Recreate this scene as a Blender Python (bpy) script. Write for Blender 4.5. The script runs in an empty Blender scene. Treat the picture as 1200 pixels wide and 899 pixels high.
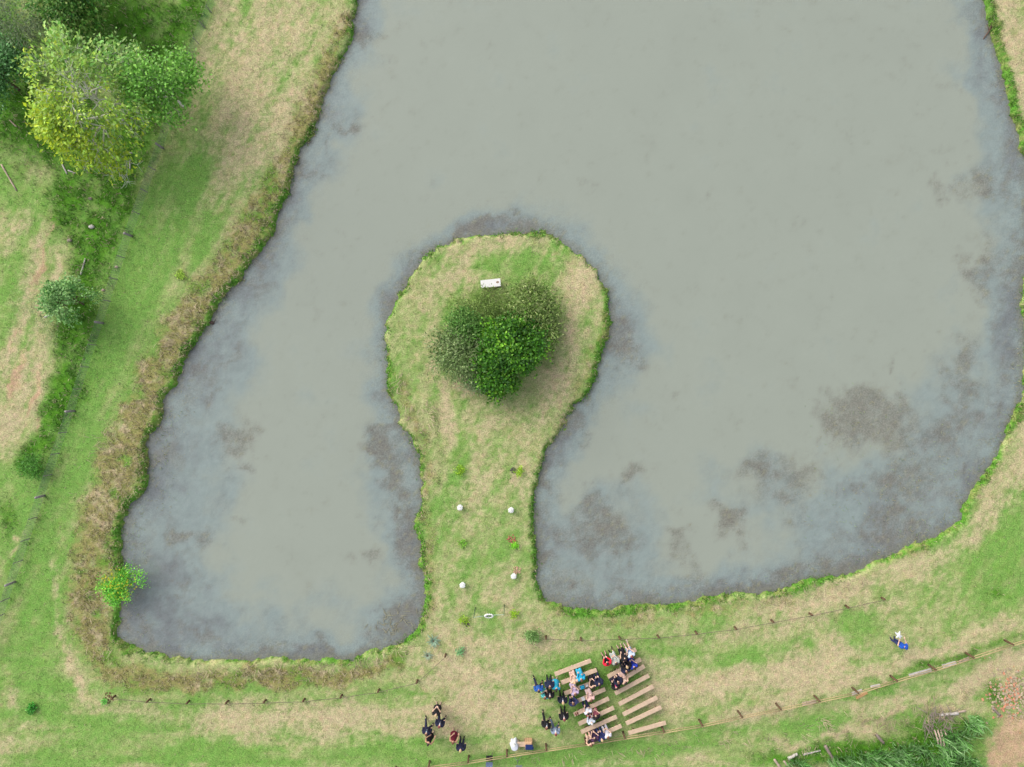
import bpy, math, random
import numpy as np
from mathutils import Vector, Matrix
random.seed(7)
rng = np.random.default_rng(11)
R = math.radians
scene = bpy.context.scene
COL = scene.collection

# ------------------------------------------------------------------ camera
H = 46.0            # metres above the lawn
F = 828.0           # focal length in photo pixels (photo is 1200 wide)
cd = bpy.data.cameras.new('camera')
cam = bpy.data.objects.new('camera', cd); COL.objects.link(cam)
cam.location = (0, 0, H); cam.rotation_euler = (0, 0, 0)
cd.sensor_width = 36.0; cd.lens = 36.0 * F / 1200.0
cd.clip_start = 0.5; cd.clip_end = 3000
scene.camera = cam

# ------------------------------------------------------------------ sky, sun
SUN_EL, SUN_AZ = R(37), R(-48)       # azimuth from +Y towards +X
w = bpy.data.worlds.new('World'); scene.world = w; w.use_nodes = True
nt = w.node_tree; nt.nodes.clear()
sky = nt.nodes.new('ShaderNodeTexSky'); sky.sky_type = 'NISHITA'; sky.sun_disc = False
sky.sun_elevation = SUN_EL; sky.sun_rotation = SUN_AZ; sky.dust_density = 4.0; sky.air_density = 1.0
hs = nt.nodes.new('ShaderNodeHueSaturation'); hs.inputs['Saturation'].default_value = 0.38
bg = nt.nodes.new('ShaderNodeBackground'); bg.inputs['Strength'].default_value = 0.15
wo = nt.nodes.new('ShaderNodeOutputWorld')
nt.links.new(sky.outputs[0], hs.inputs['Color']); nt.links.new(hs.outputs[0], bg.inputs[0]); nt.links.new(bg.outputs[0], wo.inputs[0])
sd_ = bpy.data.lights.new('sun', 'SUN'); sd_.energy = 0.5; sd_.angle = R(55); sd_.color = (1.0, 0.965, 0.91)
sun = bpy.data.objects.new('sun', sd_); COL.objects.link(sun)
sdir = Vector((math.sin(SUN_AZ)*math.cos(SUN_EL), math.cos(SUN_AZ)*math.cos(SUN_EL), math.sin(SUN_EL)))
sun.rotation_euler = sdir.to_track_quat('Z', 'Y').to_euler(); sun.location = sdir*80
scene.view_settings.view_transform = 'Standard'; scene.view_settings.look = 'None'
scene.view_settings.gamma = 1.0; scene.view_settings.exposure = 1.08
scene.view_settings.use_curve_mapping = False

# ------------------------------------------------------------------ helpers
def at(px, py, h=0.0):
    """photo pixel -> world XY of a point h metres above the lawn"""
    s = (H - h) / F
    return ((px - 600.0) * s, (449.5 - py) * s)

def tag(o, label=None, cat=None, group=None, kind=None):
    if label: o['label'] = label
    if cat: o['category'] = cat
    if group: o['group'] = group
    if kind: o['kind'] = kind
    return o

def empty(name, loc=(0, 0, 0), rz=0.0):
    o = bpy.data.objects.new(name, None); COL.objects.link(o)
    o.location = loc; o.rotation_euler = (0, 0, rz); o.empty_display_size = 0.2
    return o

def srgb(r, g, b):
    f = lambda c: (c/255/12.92) if c/255 <= 0.04045 else ((c/255+0.055)/1.055)**2.4
    return (f(r), f(g), f(b))

K = 1.62
def alb(r, g, b, k=K):
    return tuple(min(0.85, c / k) for c in srgb(r, g, b))

MATS = {}
def mat(name, col, rough=0.8, var=0.15, scale=12.0, spec=0.3, metal=0.0, bump=0.0):
    if name in MATS: return MATS[name]
    m = bpy.data.materials.new(name); m.use_nodes = True; n = m.node_tree; b = n.nodes['Principled BSDF']
    tc = n.nodes.new('ShaderNodeTexCoord'); ns = n.nodes.new('ShaderNodeTexNoise')
    ns.inputs['Scale'].default_value = scale; ns.inputs['Detail'].default_value = 6
    mp = n.nodes.new('ShaderNodeMapRange'); mp.inputs[3].default_value = 1-var*1.6; mp.inputs[4].default_value = 1+var*1.6
    mx = n.nodes.new('ShaderNodeVectorMath'); mx.operation = 'SCALE'; mx.inputs[0].default_value = col
    n.links.new(tc.outputs['Object'], ns.inputs['Vector']); n.links.new(ns.outputs['Fac'], mp.inputs[0])
    n.links.new(mp.outputs[0], mx.inputs['Scale']); n.links.new(mx.outputs[0], b.inputs['Base Color'])
    b.inputs['Roughness'].default_value = rough; b.inputs['Specular IOR Level'].default_value = spec
    b.inputs['Metallic'].default_value = metal
    if bump:
        bp = n.nodes.new('ShaderNodeBump'); bp.inputs['Strength'].default_value = bump; bp.inputs['Distance'].default_value = 0.02
        n.links.new(ns.outputs['Fac'], bp.inputs['Height']); n.links.new(bp.outputs[0], b.inputs['Normal'])
    MATS[name] = m; return m

def attr_mat(name, rough=0.75, trans=0.0, var=0.25, scale=8.0, spec=0.25):
    """colour from the mesh's own 'pigment' attribute, broken up by procedural noise"""
    if name in MATS: return MATS[name]
    m = bpy.data.materials.new(name); m.use_nodes = True; n = m.node_tree; b = n.nodes['Principled BSDF']
    a = n.nodes.new('ShaderNodeAttribute'); a.attribute_name = 'pigment'
    tc = n.nodes.new('ShaderNodeTexCoord'); ns = n.nodes.new('ShaderNodeTexNoise')
    ns.inputs['Scale'].default_value = scale; ns.inputs['Detail'].default_value = 4
    mp = n.nodes.new('ShaderNodeMapRange'); mp.inputs[3].default_value = 1-var*1.5; mp.inputs[4].default_value = 1+var*1.5
    mx = n.nodes.new('ShaderNodeVectorMath'); mx.operation = 'SCALE'
    n.links.new(tc.outputs['Object'], ns.inputs['Vector']); n.links.new(ns.outputs['Fac'], mp.inputs[0])
    n.links.new(a.outputs['Color'], mx.inputs[0]); n.links.new(mp.outputs[0], mx.inputs['Scale'])
    n.links.new(mx.outputs[0], b.inputs['Base Color'])
    b.inputs['Roughness'].default_value = rough; b.inputs['Specular IOR Level'].default_value = spec
    if trans:
        t = n.nodes.new('ShaderNodeBsdfTranslucent'); ms = n.nodes.new('ShaderNodeMixShader'); ms.inputs[0].default_value = trans
        n.links.new(mx.outputs[0], t.inputs['Color']); n.links.new(b.outputs[0], ms.inputs[1]); n.links.new(t.outputs[0], ms.inputs[2])
        n.links.new(ms.outputs[0], n.nodes['Material Output'].inputs['Surface'])
    MATS[name] = m; return m

def np_mesh(name, V, Fc, col=None, smooth=False, alpha=None):
    V = np.ascontiguousarray(V, dtype=np.float32); Fc = np.ascontiguousarray(Fc, dtype=np.int32)
    me = bpy.data.meshes.new(name); k = Fc.shape[1]
    me.vertices.add(len(V)); me.vertices.foreach_set('co', V.ravel())
    me.loops.add(Fc.size); me.loops.foreach_set('vertex_index', Fc.ravel())
    me.polygons.add(len(Fc)); me.polygons.foreach_set('loop_start', np.arange(0, Fc.size, k, dtype=np.int32))
    me.polygons.foreach_set('loop_total', np.full(len(Fc), k, dtype=np.int32))
    if smooth: me.polygons.foreach_set('use_smooth', np.ones(len(Fc), dtype=bool))
    if col is not None:
        a = me.color_attributes.new('pigment', 'FLOAT_COLOR', 'POINT')
        c4 = np.ones((len(V), 4), dtype=np.float32); c4[:, :3] = col
        if alpha is not None: c4[:, 3] = alpha
        a.data.foreach_set('color', c4.ravel())
    me.update(); me.validate(clean_customdata=False)
    return me

def link(name, me, m=None, parent=None, loc=None):
    o = bpy.data.objects.new(name, me); COL.objects.link(o)
    if m is not None and not me.materials: me.materials.append(m)
    if parent: o.parent = parent
    if loc: o.location = loc
    return o

class MB:
    """collects simple solids in one mesh"""
    def __init__(s): s.v = []; s.f = []
    def box(s, c, size, rz=0.0, mtx=None, taper=1.0):
        b = len(s.v); hx, hy, hz = size[0]/2, size[1]/2, size[2]/2
        M = mtx or Matrix.Rotation(rz, 4, 'Z')
        ch = min(hx, hy, hz)*0.22
        # chamfered box: 3 rings
        for z, ins in ((-hz, ch), (-hz+ch, 0), (hz-ch, 0), (hz, ch)):
            t = taper if z > 0 else 1.0
            for sx, sy in ((-1,-1),(1,-1),(1,1),(-1,1)):
                p = M @ Vector((sx*(hx*t-ins), sy*(hy*t-ins), z)); s.v.append((p.x+c[0], p.y+c[1], p.z+c[2]))
        for r in range(3):
            for i in range(4):
                j = (i+1) % 4; s.f.append((b+r*4+i, b+r*4+j, b+r*4+4+j, b+r*4+4+i))
        s.f.append((b+3, b+2, b+1, b)); s.f.append((b+12, b+13, b+14, b+15)); return s
    def tube(s, pts, rad, n=8, cap=True):
        b = len(s.v); pts = [Vector(p) for p in pts]
        rad = rad if isinstance(rad, (list, tuple)) else [rad]*len(pts)
        for i, p in enumerate(pts):
            d = (pts[min(i+1, len(pts)-1)] - pts[max(i-1, 0)]).normalized()
            u = d.cross(Vector((0.13, 0.21, 1))); 
            if u.length < 1e-3: u = d.cross(Vector((1, 0, 0)))
            u.normalize(); v = d.cross(u)
            for k in range(n):
                a = 2*math.pi*k/n; q = p + (u*math.cos(a)+v*math.sin(a))*rad[i]; s.v.append(tuple(q))
        for i in range(len(pts)-1):
            for k in range(n):
                k2 = (k+1) % n; s.f.append((b+i*n+k, b+i*n+k2, b+(i+1)*n+k2, b+(i+1)*n+k))
        if cap:
            s.f.append(tuple(b+k for k in reversed(range(n)))); s.f.append(tuple(b+(len(pts)-1)*n+k for k in range(n)))
        return s
    def ell(s, c, r, n=12, m=8, mtx=None):
        b = len(s.v); M = mtx or Matrix.Identity(4)
        for i in range(m+1):
            t = math.pi*i/m
            for k in range(n):
                a = 2*math.pi*k/n
                p = M @ Vector((math.sin(t)*math.cos(a)*r[0], math.sin(t)*math.sin(a)*r[1], math.cos(t)*r[2]))
                s.v.append((p.x+c[0], p.y+c[1], p.z+c[2]))
        for i in range(m):
            for k in range(n):
                k2 = (k+1) % n; s.f.append((b+i*n+k, b+(i+1)*n+k, b+(i+1)*n+k2, b+i*n+k2))
        return s
    def leafblade(s, p, d, L, wd, droop=0.3, n=5, fold=0.15):
        """thick curved leaf"""
        b = len(s.v); d = Vector(d).normalized(); side = d.cross(Vector((0, 0, 1))).normalized(); p = Vector(p)
        for i in range(n+1):
            t = i/n; q = p + d*L*t + Vector((0, 0, -droop*L*t*t))
            ww = wd*(1-t)**0.6*(0.7+0.6*t)/2 + 0.002
            s.v += [tuple(q - side*ww + Vector((0,0,fold*ww))), tuple(q + Vector((0,0,-fold*ww))), tuple(q + side*ww + Vector((0,0,fold*ww)))]
        for i in range(n):
            for k in range(2): s.f.append((b+i*3+k, b+i*3+k+1, b+i*3+k+4, b+i*3+k+3))
        return s
    def mesh(s, name='part', smooth=False):
        me = bpy.data.meshes.new(name); me.from_pydata(s.v, [], s.f)
        if smooth: me.polygons.foreach_set('use_smooth', [True]*len(me.polygons))
        me.update(); return me
    def build(s, name, m, parent=None, smooth=False):
        return link(name, s.mesh(name, smooth), m, parent)

# ------------------------------------------------------------------ numpy noise
def vnoise(x, y, seed=0):
    xi = np.floor(x).astype(np.int64); yi = np.floor(y).astype(np.int64); xf = x-xi; yf = y-yi
    u = xf*xf*(3-2*xf); v = yf*yf*(3-2*yf)
    def h(a, b):
        n = (a*374761393 + b*668265263 + seed*1274126177) & 0xffffffff
        n = ((n ^ (n >> 13)) * 1274126177) & 0xffffffff
        return ((n ^ (n >> 16)) & 0xffff)/65535.0
    return (h(xi, yi)*(1-u)+h(xi+1, yi)*u)*(1-v) + (h(xi, yi+1)*(1-u)+h(xi+1, yi+1)*u)*v
def fbm(x, y, sc=1.0, oc=4, seed=0):
    t = 0; a = 0.5; s = 0
    for o in range(oc):
        c, q = math.cos(o*1.1+.4), math.sin(o*1.1+.4)
        t = t + a*vnoise((x*c-y*q)*sc*2**o+31.7*o, (x*q+y*c)*sc*2**o-17.3*o, seed+o); s += a; a *= 0.55
    return t/s
def sstep(a, b, x):
    t = np.clip((x-a)/(b-a), 0, 1); return t*t*(3-2*t)

# ------------------------------------------------------------------ shoreline (photo pixels)
SHORE = [(425,-40),(420,0),(414,30),(405,60),(390,88),(380,113),(372,142),(350,178),(343,205),(337,226),(325,250),(318,275),(305,295),
(290,315),(272,335),(252,360),(240,385),(217,415),(206,450),(192,465),(184,497),(171,522),(172,570),(161,585),(150,597),(142,617),(141,662),
(143,685),(142,709),(135,746),(150,757),(180,766),(212,773),(240,775),(250,772),(270,775),(300,775),(325,771),(360,774),(382,770),(412,774),(427,766),
(447,763),(460,755),(482,745),(492,733),(496,711),(495,674),(491,662),(492,635),(485,622),(486,605),(492,587),(492,550),(487,527),(472,502),
(465,487),(459,465),(451,450),(450,410),(452,375),(462,355),(475,332),(485,317),(497,300),(515,289),(535,281),(560,273),(600,270),(640,272),
(655,281),(667,290),(682,300),(695,310),(707,325),(714,342),(716,365),(715,390),(707,410),(701,435),(697,450),(687,465),(677,472),(665,492),(662,504),
(647,522),(637,540),(630,557),(627,580),(627,620),(630,655),(631,681),(637,701),(650,708),(675,713),(700,716),(725,713),(742,711),(775,710),
(812,704),(865,697),(900,695),(932,685),(967,677),(1000,671),(1025,660),(1050,650),(1065,638),(1085,635),(1110,622),(1130,610),(1132,590),
(1152,560),(1165,540),(1177,520),(1187,492),(1199,465),(1203,440),(1204,400),(1200,372),(1200,350),(1205,320),(1207,250),(1204,200),(1200,175),(1195,150),
(1187,130),(1182,102),(1177,90),(1172,65),(1165,45),(1159,25),(1154,0),(1146,-60),(1100,-200),(900,-310),(600,-300),(470,-170)]
SW = np.array([at(*p) for p in SHORE])

def sdist(X, Y, P):
    """signed distance to closed polygon, positive outside (land)"""
    d = np.full(X.shape, 1e9); ins = np.zeros(X.shape, bool); n = len(P)
    for i in range(n):
        ax, ay = P[i]; bx, by = P[(i+1) % n]; ex, ey = bx-ax, by-ay
        t = np.clip(((X-ax)*ex+(Y-ay)*ey)/(ex*ex+ey*ey), 0, 1)
        d = np.minimum(d, (X-ax-t*ex)**2+(Y-ay-t*ey)**2)
        c = ((ay > Y) != (by > Y)); 
        with np.errstate(divide='ignore', invalid='ignore'):
            xx = (bx-ax)*(Y-ay)/(by-ay if by != ay else 1e-9)+ax
        ins ^= c & (X < xx)
    d = np.sqrt(d); return np.where(ins, -d, d)
def pdist(X, Y, pts, widths):
    """distance / width to a polyline given in photo pixels, widths in pixels"""
    best = np.full(X.shape, 1e9)
    if not isinstance(widths, (list, tuple)): widths = [widths]*len(pts)
    W = [at(*p) for p in pts]
    for i in range(len(W)-1):
        ax, ay = W[i]; bx, by = W[i+1]; ex, ey = bx-ax, by-ay
        t = np.clip(((X-ax)*ex+(Y-ay)*ey)/(ex*ex+ey*ey), 0, 1)
        ww = (widths[i]*(1-t)+widths[i+1]*t)/18.0
        best = np.minimum(best, np.sqrt((X-ax-t*ex)**2+(Y-ay-t*ey)**2)/ww)
    return best
def blob(X, Y, b):
    px, py, rx, ry, rot, s = b; cx, cy = at(px, py); a = R(-rot); dx, dy = X-cx, Y-cy
    u = (dx*math.cos(a)+dy*math.sin(a))*18/rx; v = (-dx*math.sin(a)+dy*math.cos(a))*18/ry
    return s*np.exp(-(u*u+v*v)*0.9)
def blobs(X, Y, L):
    m = np.zeros(X.shape)
    for b in L: m = np.maximum(m, blob(X, Y, b)) + 0.25*np.minimum(m, blob(X, Y, b))
    return m
def lines(X, Y, L):
    m = np.zeros(X.shape)
    for pts, wd, s in L: m = np.maximum(m, s*np.exp(-pdist(X, Y, pts, wd)**2*0.8))
    return m

DRY = [(320,40,45,60,0,.75),(290,110,40,60,0,.75),(330,150,30,60,20,.8),(300,190,30,30,0,.7),(262,60,14,50,0,.55),(240,105,16,35,0,.4),(205,255,6,14,15,.8),
(225,215,12,25,0,.4),(222,120,14,30,15,.45),(245,70,12,30,10,.5),(20,270,14,45,15,.5),(42,310,9,60,12,.85),(8,420,12,45,20,.75),(26,440,6,50,18,.9),(45,440,9,36,14,.75),(30,250,20,14,0,.4),(14,330,8,30,15,.3),(60,330,5,50,10,.7),(10,500,20,40,10,.65),
(45,490,9,30,10,.8),(20,640,8,25,20,.9),(15,600,15,50,20,.4),(20,180,25,25,0,.5),(40,200,20,15,45,.6),(95,575,6,12,0,.9),(84,620,5,12,0,.6),
(40,845,32,18,0,.6),(8,820,6,20,0,.6),(5,870,8,12,0,.6),(235,858,40,16,0,.55),(275,840,35,22,0,.85),(330,842,50,22,0,.8),(395,840,50,25,0,.75),(460,845,50,22,0,.7),
(440,870,50,8,0,.5),(540,800,50,40,0,.75),(590,790,45,40,0,.6),(545,765,30,30,0,.65),(600,830,55,22,-5,1.0),(535,835,40,22,0,.85),(650,762,40,12,0,.5),(625,760,20,25,0,.5),
(690,755,30,14,0,.6),(790,810,35,28,0,.9),(850,798,60,16,-10,.95),(930,785,60,26,-15,1.0),(975,760,25,25,0,.7),(900,825,60,12,-15,.75),(1010,795,60,12,-20,.8),
(1090,765,60,10,-15,.85),(1170,735,36,12,-15,.8),(760,775,20,20,0,.4),(820,765,50,8,0,.3),(880,740,80,12,-8,.5),(960,715,70,10,-12,.55),(1070,700,30,15,0,.4),
(1040,715,20,12,0,.6),(1095,680,30,10,0,.6),(1000,853,38,9,-8,.7),(925,868,26,5,0,.7),(700,893,40,5,0,.8),(870,857,40,5,0,.6),(800,880,35,4,0,.5),(1100,832,35,10,0,.7),(830,895,60,5,0,.4),
(590,285,60,16,0,.7),(540,318,34,26,-30,.8),(680,335,26,34,-30,.6),(670,400,13,45,5,.85),(652,448,22,20,-30,.9),(548,452,14,14,0,.9),
(520,470,8,50,-10,.8),(505,400,12,50,0,.55),(612,560,10,60,0,.55),(530,508,9,22,-20,.9),(545,690,10,30,0,.45),(590,690,20,40,0,.5),(560,560,45,60,0,.4),(575,500,50,40,0,.35),(635,480,8,30,35,.7),
(585,640,10,40,0,.4),(530,745,20,20,0,.5),(515,715,12,30,0,.5),(660,742,50,10,0,.4)]
DRYL = [([(64,660),(66,700),(72,740),(82,770),(92,800),(100,820)], 6, .9), ([(1170,-60),(1180,20),(1190,70),(1212,130)], 16, .8),
([(1225,480),(1195,545),(1165,595),(1140,632),(1090,662),(1030,684),(960,700),(900,714)], 15, .8), ([(1230,760),(1160,788),(1120,802),(1050,822),(1000,836)], 12, 1.15),
([(1100,812),(1060,833),(1020,850),(960,862)], 4, .9), ([(60,820),(140,835),(200,840)], 10, .35)]
LUSH = [(130,40,95,60,0,.8),(70,160,90,60,0,.9),(85,240,45,50,0,.8),(60,530,30,30,0,.6),(15,130,40,40,0,.6),(20,240,40,20,0,.3),(590,400,80,70,0,.62),(150,15,60,40,0,.9),(208,30,22,34,0,.7),(80,250,22,35,0,.7),(112,300,20,40,0,.85),(95,410,18,28,0,.85),(38,545,16,16,0,1.1),(8,612,12,25,0,.9),(20,120,45,60,0,.8),
(0,60,40,60,0,1),(120,200,40,15,0,.8),(60,165,20,20,0,.5),(60,450,15,30,0,.5),(690,800,30,14,0,.45),(715,785,12,25,0,.6),(700,845,40,25,0,.4),(750,840,30,20,0,.3),(1165,697,12,6,0,.9),
(1020,880,70,20,0,.9),(1100,860,50,25,0,.9),(1160,815,14,20,0,.8),(1080,885,80,25,0,1),(960,880,50,10,0,.8),(920,888,40,12,0,.8),(1000,868,30,6,0,.6)]
LUSHL = [([(225,0),(195,60),(165,140),(140,205),(118,275),(98,340),(88,400),(76,450),(58,500),(42,540)], [24,28,30,30,30,28,26,26,22,14], 1.0),
([(60,560),(30,640),(0,700)], 14, .45), ([(1200,742),(1120,770),(1050,792),(1000,806)], 5, .7), ([(505,470),(520,540),(500,620)], 8, .4)]
GRN = [(1150,672,60,36,0,.7),(1075,705,50,22,-10,.6),(1000,742,60,10,-10,.4),(800,760,70,10,0,.45),(250,805,120,8,0,.6),(420,800,90,8,0,.5),(120,860,90,24,0,.8),(250,888,200,9,0,.9),(470,885,110,16,0,.9),(400,815,150,8,0,.4),(690,800,60,30,0,.5),(1010,735,28,16,0,1),(875,768,30,10,0,.8),(1060,690,60,14,0,.5),
(1180,640,30,50,0,.9),(1180,690,40,20,0,.6),(830,875,90,12,0,.8),(1070,818,26,14,0,.95),(930,850,35,10,0,.6),(640,890,50,10,0,.8),(730,885,60,10,0,.6),(40,700,40,90,10,.9),(60,800,40,40,0,.7),
(580,640,26,30,0,.7),(575,310,40,12,0,.4),(660,360,20,20,0,.5),(570,730,15,20,0,.6),(540,540,12,40,0,.7),(330,30,15,40,0,.3),(290,20,12,30,0,.5),(20,580,30,60,20,.95),(25,660,25,40,20,.8),(25,215,30,30,0,.7),(10,340,12,50,10,.55),(60,470,6,30,10,.5),(35,380,5,40,10,.4),(690,770,40,10,0,.5),(1130,650,20,20,0,.3)]
GRNL = [([(700,884),(800,876),(900,858),(980,838),(1050,822),(1100,806)], 9, .9), ([(560,897),(700,872),(850,846)], 4, .5), ([(228,205),(205,235),(190,260),(170,330),(150,390),(130,440),(110,490),(85,560),(60,620),(40,700),(40,760),(60,830)], [14,24,34,36,34,32,30,30,34,40,40,40], .95)]
ROUGHL = [([(402,20),(380,100),(350,160),(318,235),(280,295),(245,340),(215,385),(185,440),(165,480),(145,530),(125,585),(112,640),(108,690),(108,740),(130,785),(200,798),(300,795),(400,792),(470,775)],
 [12,16,20,22,24,24,26,26,28,30,28,26,26,24,20,13,11,10,9], 1.0), ([(468,440),(475,480),(494,520),(500,560),(500,640),(506,720)], [6,9,10,10,12,9], .6),
 ([(650,724),(760,728),(860,712),(930,702)], 10, .55), ([(700,410),(675,470),(650,515),(638,545),(632,600),(636,670)], 7, .55), ([(1190,500),(1150,590),(1080,650),(960,690)], 9, .4),
 ([(470,350),(500,310),(560,285),(640,285),(690,320),(705,370)], 6, .35)]
EDGEL = [([(345,195),(325,250),(300,302),(252,360),(217,415),(192,465),(172,530),(172,570),(150,597),(141,640),(142,709)], 16, 1.), ([(486,605),(495,680),(490,735)], 12, 1.), ([(452,380),(460,345)], 10, .6), ([(492,540),(487,600)], 10, .8), ([(712,340),(716,380),(700,440)], 10, .9), ([(650,708),(742,711),(812,704)], 12, .7), ([(1154,0),(1172,65),(1195,150)], 10, .9), ([(1065,638),(1130,605),(1165,540)], 10, .7)]
SOIL = [(1195,870,36,38,0,1.1),(1165,890,16,20,0,.8),(1190,815,18,16,0,.5),(45,322,6,34,15,.8),(18,445,7,40,20,.85),(36,465,5,40,20,.8),(52,300,3,26,10,.7),(12,400,4,30,15,.7),(60,260,3,26,8,.6),(20,640,4,20,20,.6),(45,500,4,24,20,.6)]

P_LAWN = np.array(alb(127,168,84)); P_PALE = np.array(alb(164,177,116)); P_STRAW = np.array(alb(202,186,152)); P_LUSH = np.array(alb(92,148,42))
P_DEEP = np.array(alb(80,128,40)); P_ROUGH = np.array(alb(156,151,98)); P_SOIL = np.array(alb(196,168,138)); P_EDGE = np.array(alb(96,156,50)); P_MUD = np.array(alb(105,98,80))

def mixc(a, b, t):
    return a*(1-t[..., None]) + b*t[..., None]
def wob(X, Y):
    wx = (fbm(X, Y, .8, 4, 91)-.5)*1.6; wy = (fbm(X, Y, .8, 4, 57)-.5)*1.6
    return X+wx, Y+wy
def shore_sd(X, Y):
    return sdist(X, Y, SW) + (fbm(X, Y, 1.3, 4, 5)-.5)*0.55 + (fbm(X, Y, 3.6, 3, 6)-.5)*.42

def ground(X, Y, d):
    Xw, Yw = wob(X, Y)
    f1 = fbm(X, Y, .45, 5, 1); f2 = fbm(X, Y, 1.6, 4, 2); f3 = fbm(X, Y, 4.5, 3, 3)
    ang = R(62); sx, sy = X*math.cos(ang)+Y*math.sin(ang), -X*math.sin(ang)+Y*math.cos(ang)
    lowb = sstep(-14, -20, Y)   # rows run east-west at the southern lawn
    st = fbm(sx*.25, sy*1.6, 1.0, 4, 8)*(1-lowb) + fbm(X*.25, Y*1.6, 1.0, 4, 9)*lowb
    dry = np.maximum(blobs(Xw, Yw, DRY), lines(Xw, Yw, DRYL)); lush = np.maximum(blobs(Xw, Yw, LUSH), lines(Xw, Yw, LUSHL))
    grn = np.maximum(blobs(Xw, Yw, GRN), lines(Xw, Yw, GRNL)); rgh = lines(Xw, Yw, ROUGHL); soil = blobs(Xw, Yw, SOIL)
    c = mixc(P_LAWN[None]*np.ones(X.shape+(1,)), P_PALE, sstep(.05, .95, .55+(st-.5)*1.5+(f2-.5)*.6+(f3-.5)*.4+(f1-.5)*.5 - .48*grn + .08))
    base = .33 + dry*.80 - grn*.62
    f4 = vnoise(X*6.3+Y*1.1, Y*6.3-X*1.1, 17); f5 = fbm(X, Y, 3.0, 4, 23)
    m = sstep(.12, 1.08, base + (f1-.5)*.5 + (f2-.5)*.42 + (f3-.5)*.42 + (f4-.5)*.42 + (st-.5)*.6)
    c = mixc(c, P_STRAW, m*.94)
    r = sstep(.25, .85, rgh + (f2-.5)*.5 + (f4-.5)*.3)
    rc = mixc(mixc(P_ROUGH*np.ones(X.shape+(1,)), P_STRAW*.9, sstep(.52, .78, f2*.6+f3*.5+(dry*.1))), P_LUSH*1.1, sstep(.5, .72, fbm(X, Y, .9, 5, 21)*.75+f3*.3-.02)*.75)
    c = mixc(c, rc, r)
    l = sstep(.15, 1.0, lush + (f1-.5)*.4 + (f2-.5)*.6 + (f4-.5)*.35 - dry*.25)
    lc = mixc(P_LUSH*np.ones(X.shape+(1,)), P_DEEP, sstep(.45, .7, f2*.6+f3*.4)); lc = mixc(lc, P_LAWN, sstep(.5, .75, fbm(X, Y, 1.1, 5, 33))*.7)
    c = mixc(c, lc, l)
    s = sstep(.35, .75, soil + (f2-.5)*.4 + (f3-.5)*.3); c = mixc(c, P_SOIL*(.8+.4*f2)[..., None], s)
    # green fringe along the water
    ew = .12 + .42*sstep(.40, .78, fbm(X, Y, .35, 3, 44)) + lines(X, Y, EDGEL)*.42*(.4+1.2*f1); e = 1-sstep(ew*.65, ew*1.15, d+(f3-.5)*.3)
    c = mixc(c, mixc(mixc(P_EDGE*np.ones(X.shape+(1,)), P_ROUGH, sstep(.40, .65, f2*.6+f4*.4)*.7), P_DEEP, sstep(.5, .8, f5)*.6), e*.9)
    c = mixc(c, P_MUD, 1-sstep(-.12, .02, d))
    c = c*(.78+.20*f3+.26*f4)[..., None]
    c = mixc(c, c*np.array([1.10,.99,1.0]), sstep(.45,.8,f5)*.6); c = mixc(c, P_LUSH*1.25, sstep(.60,.85,vnoise(X*5.1+9, Y*5.1-4, 31)*.6+f5*.4)*.20)
    return c, dict(dry=m, lush=l, rough=r, soil=s, edge=e, grn=grn)

# ------------------------------------------------------------------ ground sheet
def axis(lo, hi, step, far):
    a = list(np.arange(lo, hi+step/2, step)); g = step; x = hi; up = []
    while x < far: g *= 1.35; x += g; up.append(x)
    g = step; x = lo; dn = []
    while x > -far: g *= 1.35; x -= g; dn.append(x)
    return np.array(dn[::-1]+a+up)
gx = axis(-37, 37, .13, 900); gy = axis(-28, 28, .13, 900)
GX, GY = np.meshgrid(gx, gy)
SD = shore_sd(GX, GY)
WATER_Z = -0.28
def height(X, Y, d):
    z = -1.5*(1-sstep(-3.0, .28, d))
    z = np.where(d > -.0, -.45*(1-sstep(-.12, .30, d)), z-.45*0)
    z = np.where(d <= 0, -.45*(1-sstep(-.12, .30, 0*d)) - 1.1*sstep(0, 3.0, -d), z)
    z = z + (fbm(X, Y, 1.2, 3, 70)-.5)*.06*sstep(.2, 1, d)
    far = sstep(45, 300, np.hypot(X, Y)); return z + far*(fbm(X, Y, .01, 3, 77)-.4)*9
GZ = height(GX, GY, SD)
GC, GM = ground(GX, GY, SD)
ny, nx = GX.shape
idx = np.arange(nx*ny).reshape(ny, nx)
quads = np.stack([idx[:-1, :-1], idx[:-1, 1:], idx[1:, 1:], idx[1:, :-1]], -1).reshape(-1, 4)
gme = np_mesh('ground', np.stack([GX, GY, GZ], -1).reshape(-1, 3), quads, GC.reshape(-1, 3), smooth=True)
gm = bpy.data.materials.new('turf'); gm.use_nodes = True; n = gm.node_tree; b = n.nodes['Principled BSDF']
a = n.nodes.new('ShaderNodeAttribute'); a.attribute_name = 'pigment'
tc = n.nodes.new('ShaderNodeTexCoord')
n1 = n.nodes.new('ShaderNodeTexNoise'); n1.inputs['Scale'].default_value = 13; n1.inputs['Detail'].default_value = 8; n1.inputs['Roughness'].default_value = .75
n2 = n.nodes.new('ShaderNodeTexNoise'); n2.inputs['Scale'].default_value = 3.1; n2.inputs['Detail'].default_value = 6; n2.inputs['Roughness'].default_value = .7
mr = n.nodes.new('ShaderNodeMapRange'); mr.inputs[1].default_value = .25; mr.inputs[2].default_value = .75; mr.inputs[3].default_value = .22; mr.inputs[4].default_value = 1.78
mul = n.nodes.new('ShaderNodeVectorMath'); mul.operation = 'SCALE'
warm = n.nodes.new('ShaderNodeVectorMath'); warm.operation = 'MULTIPLY'
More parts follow.
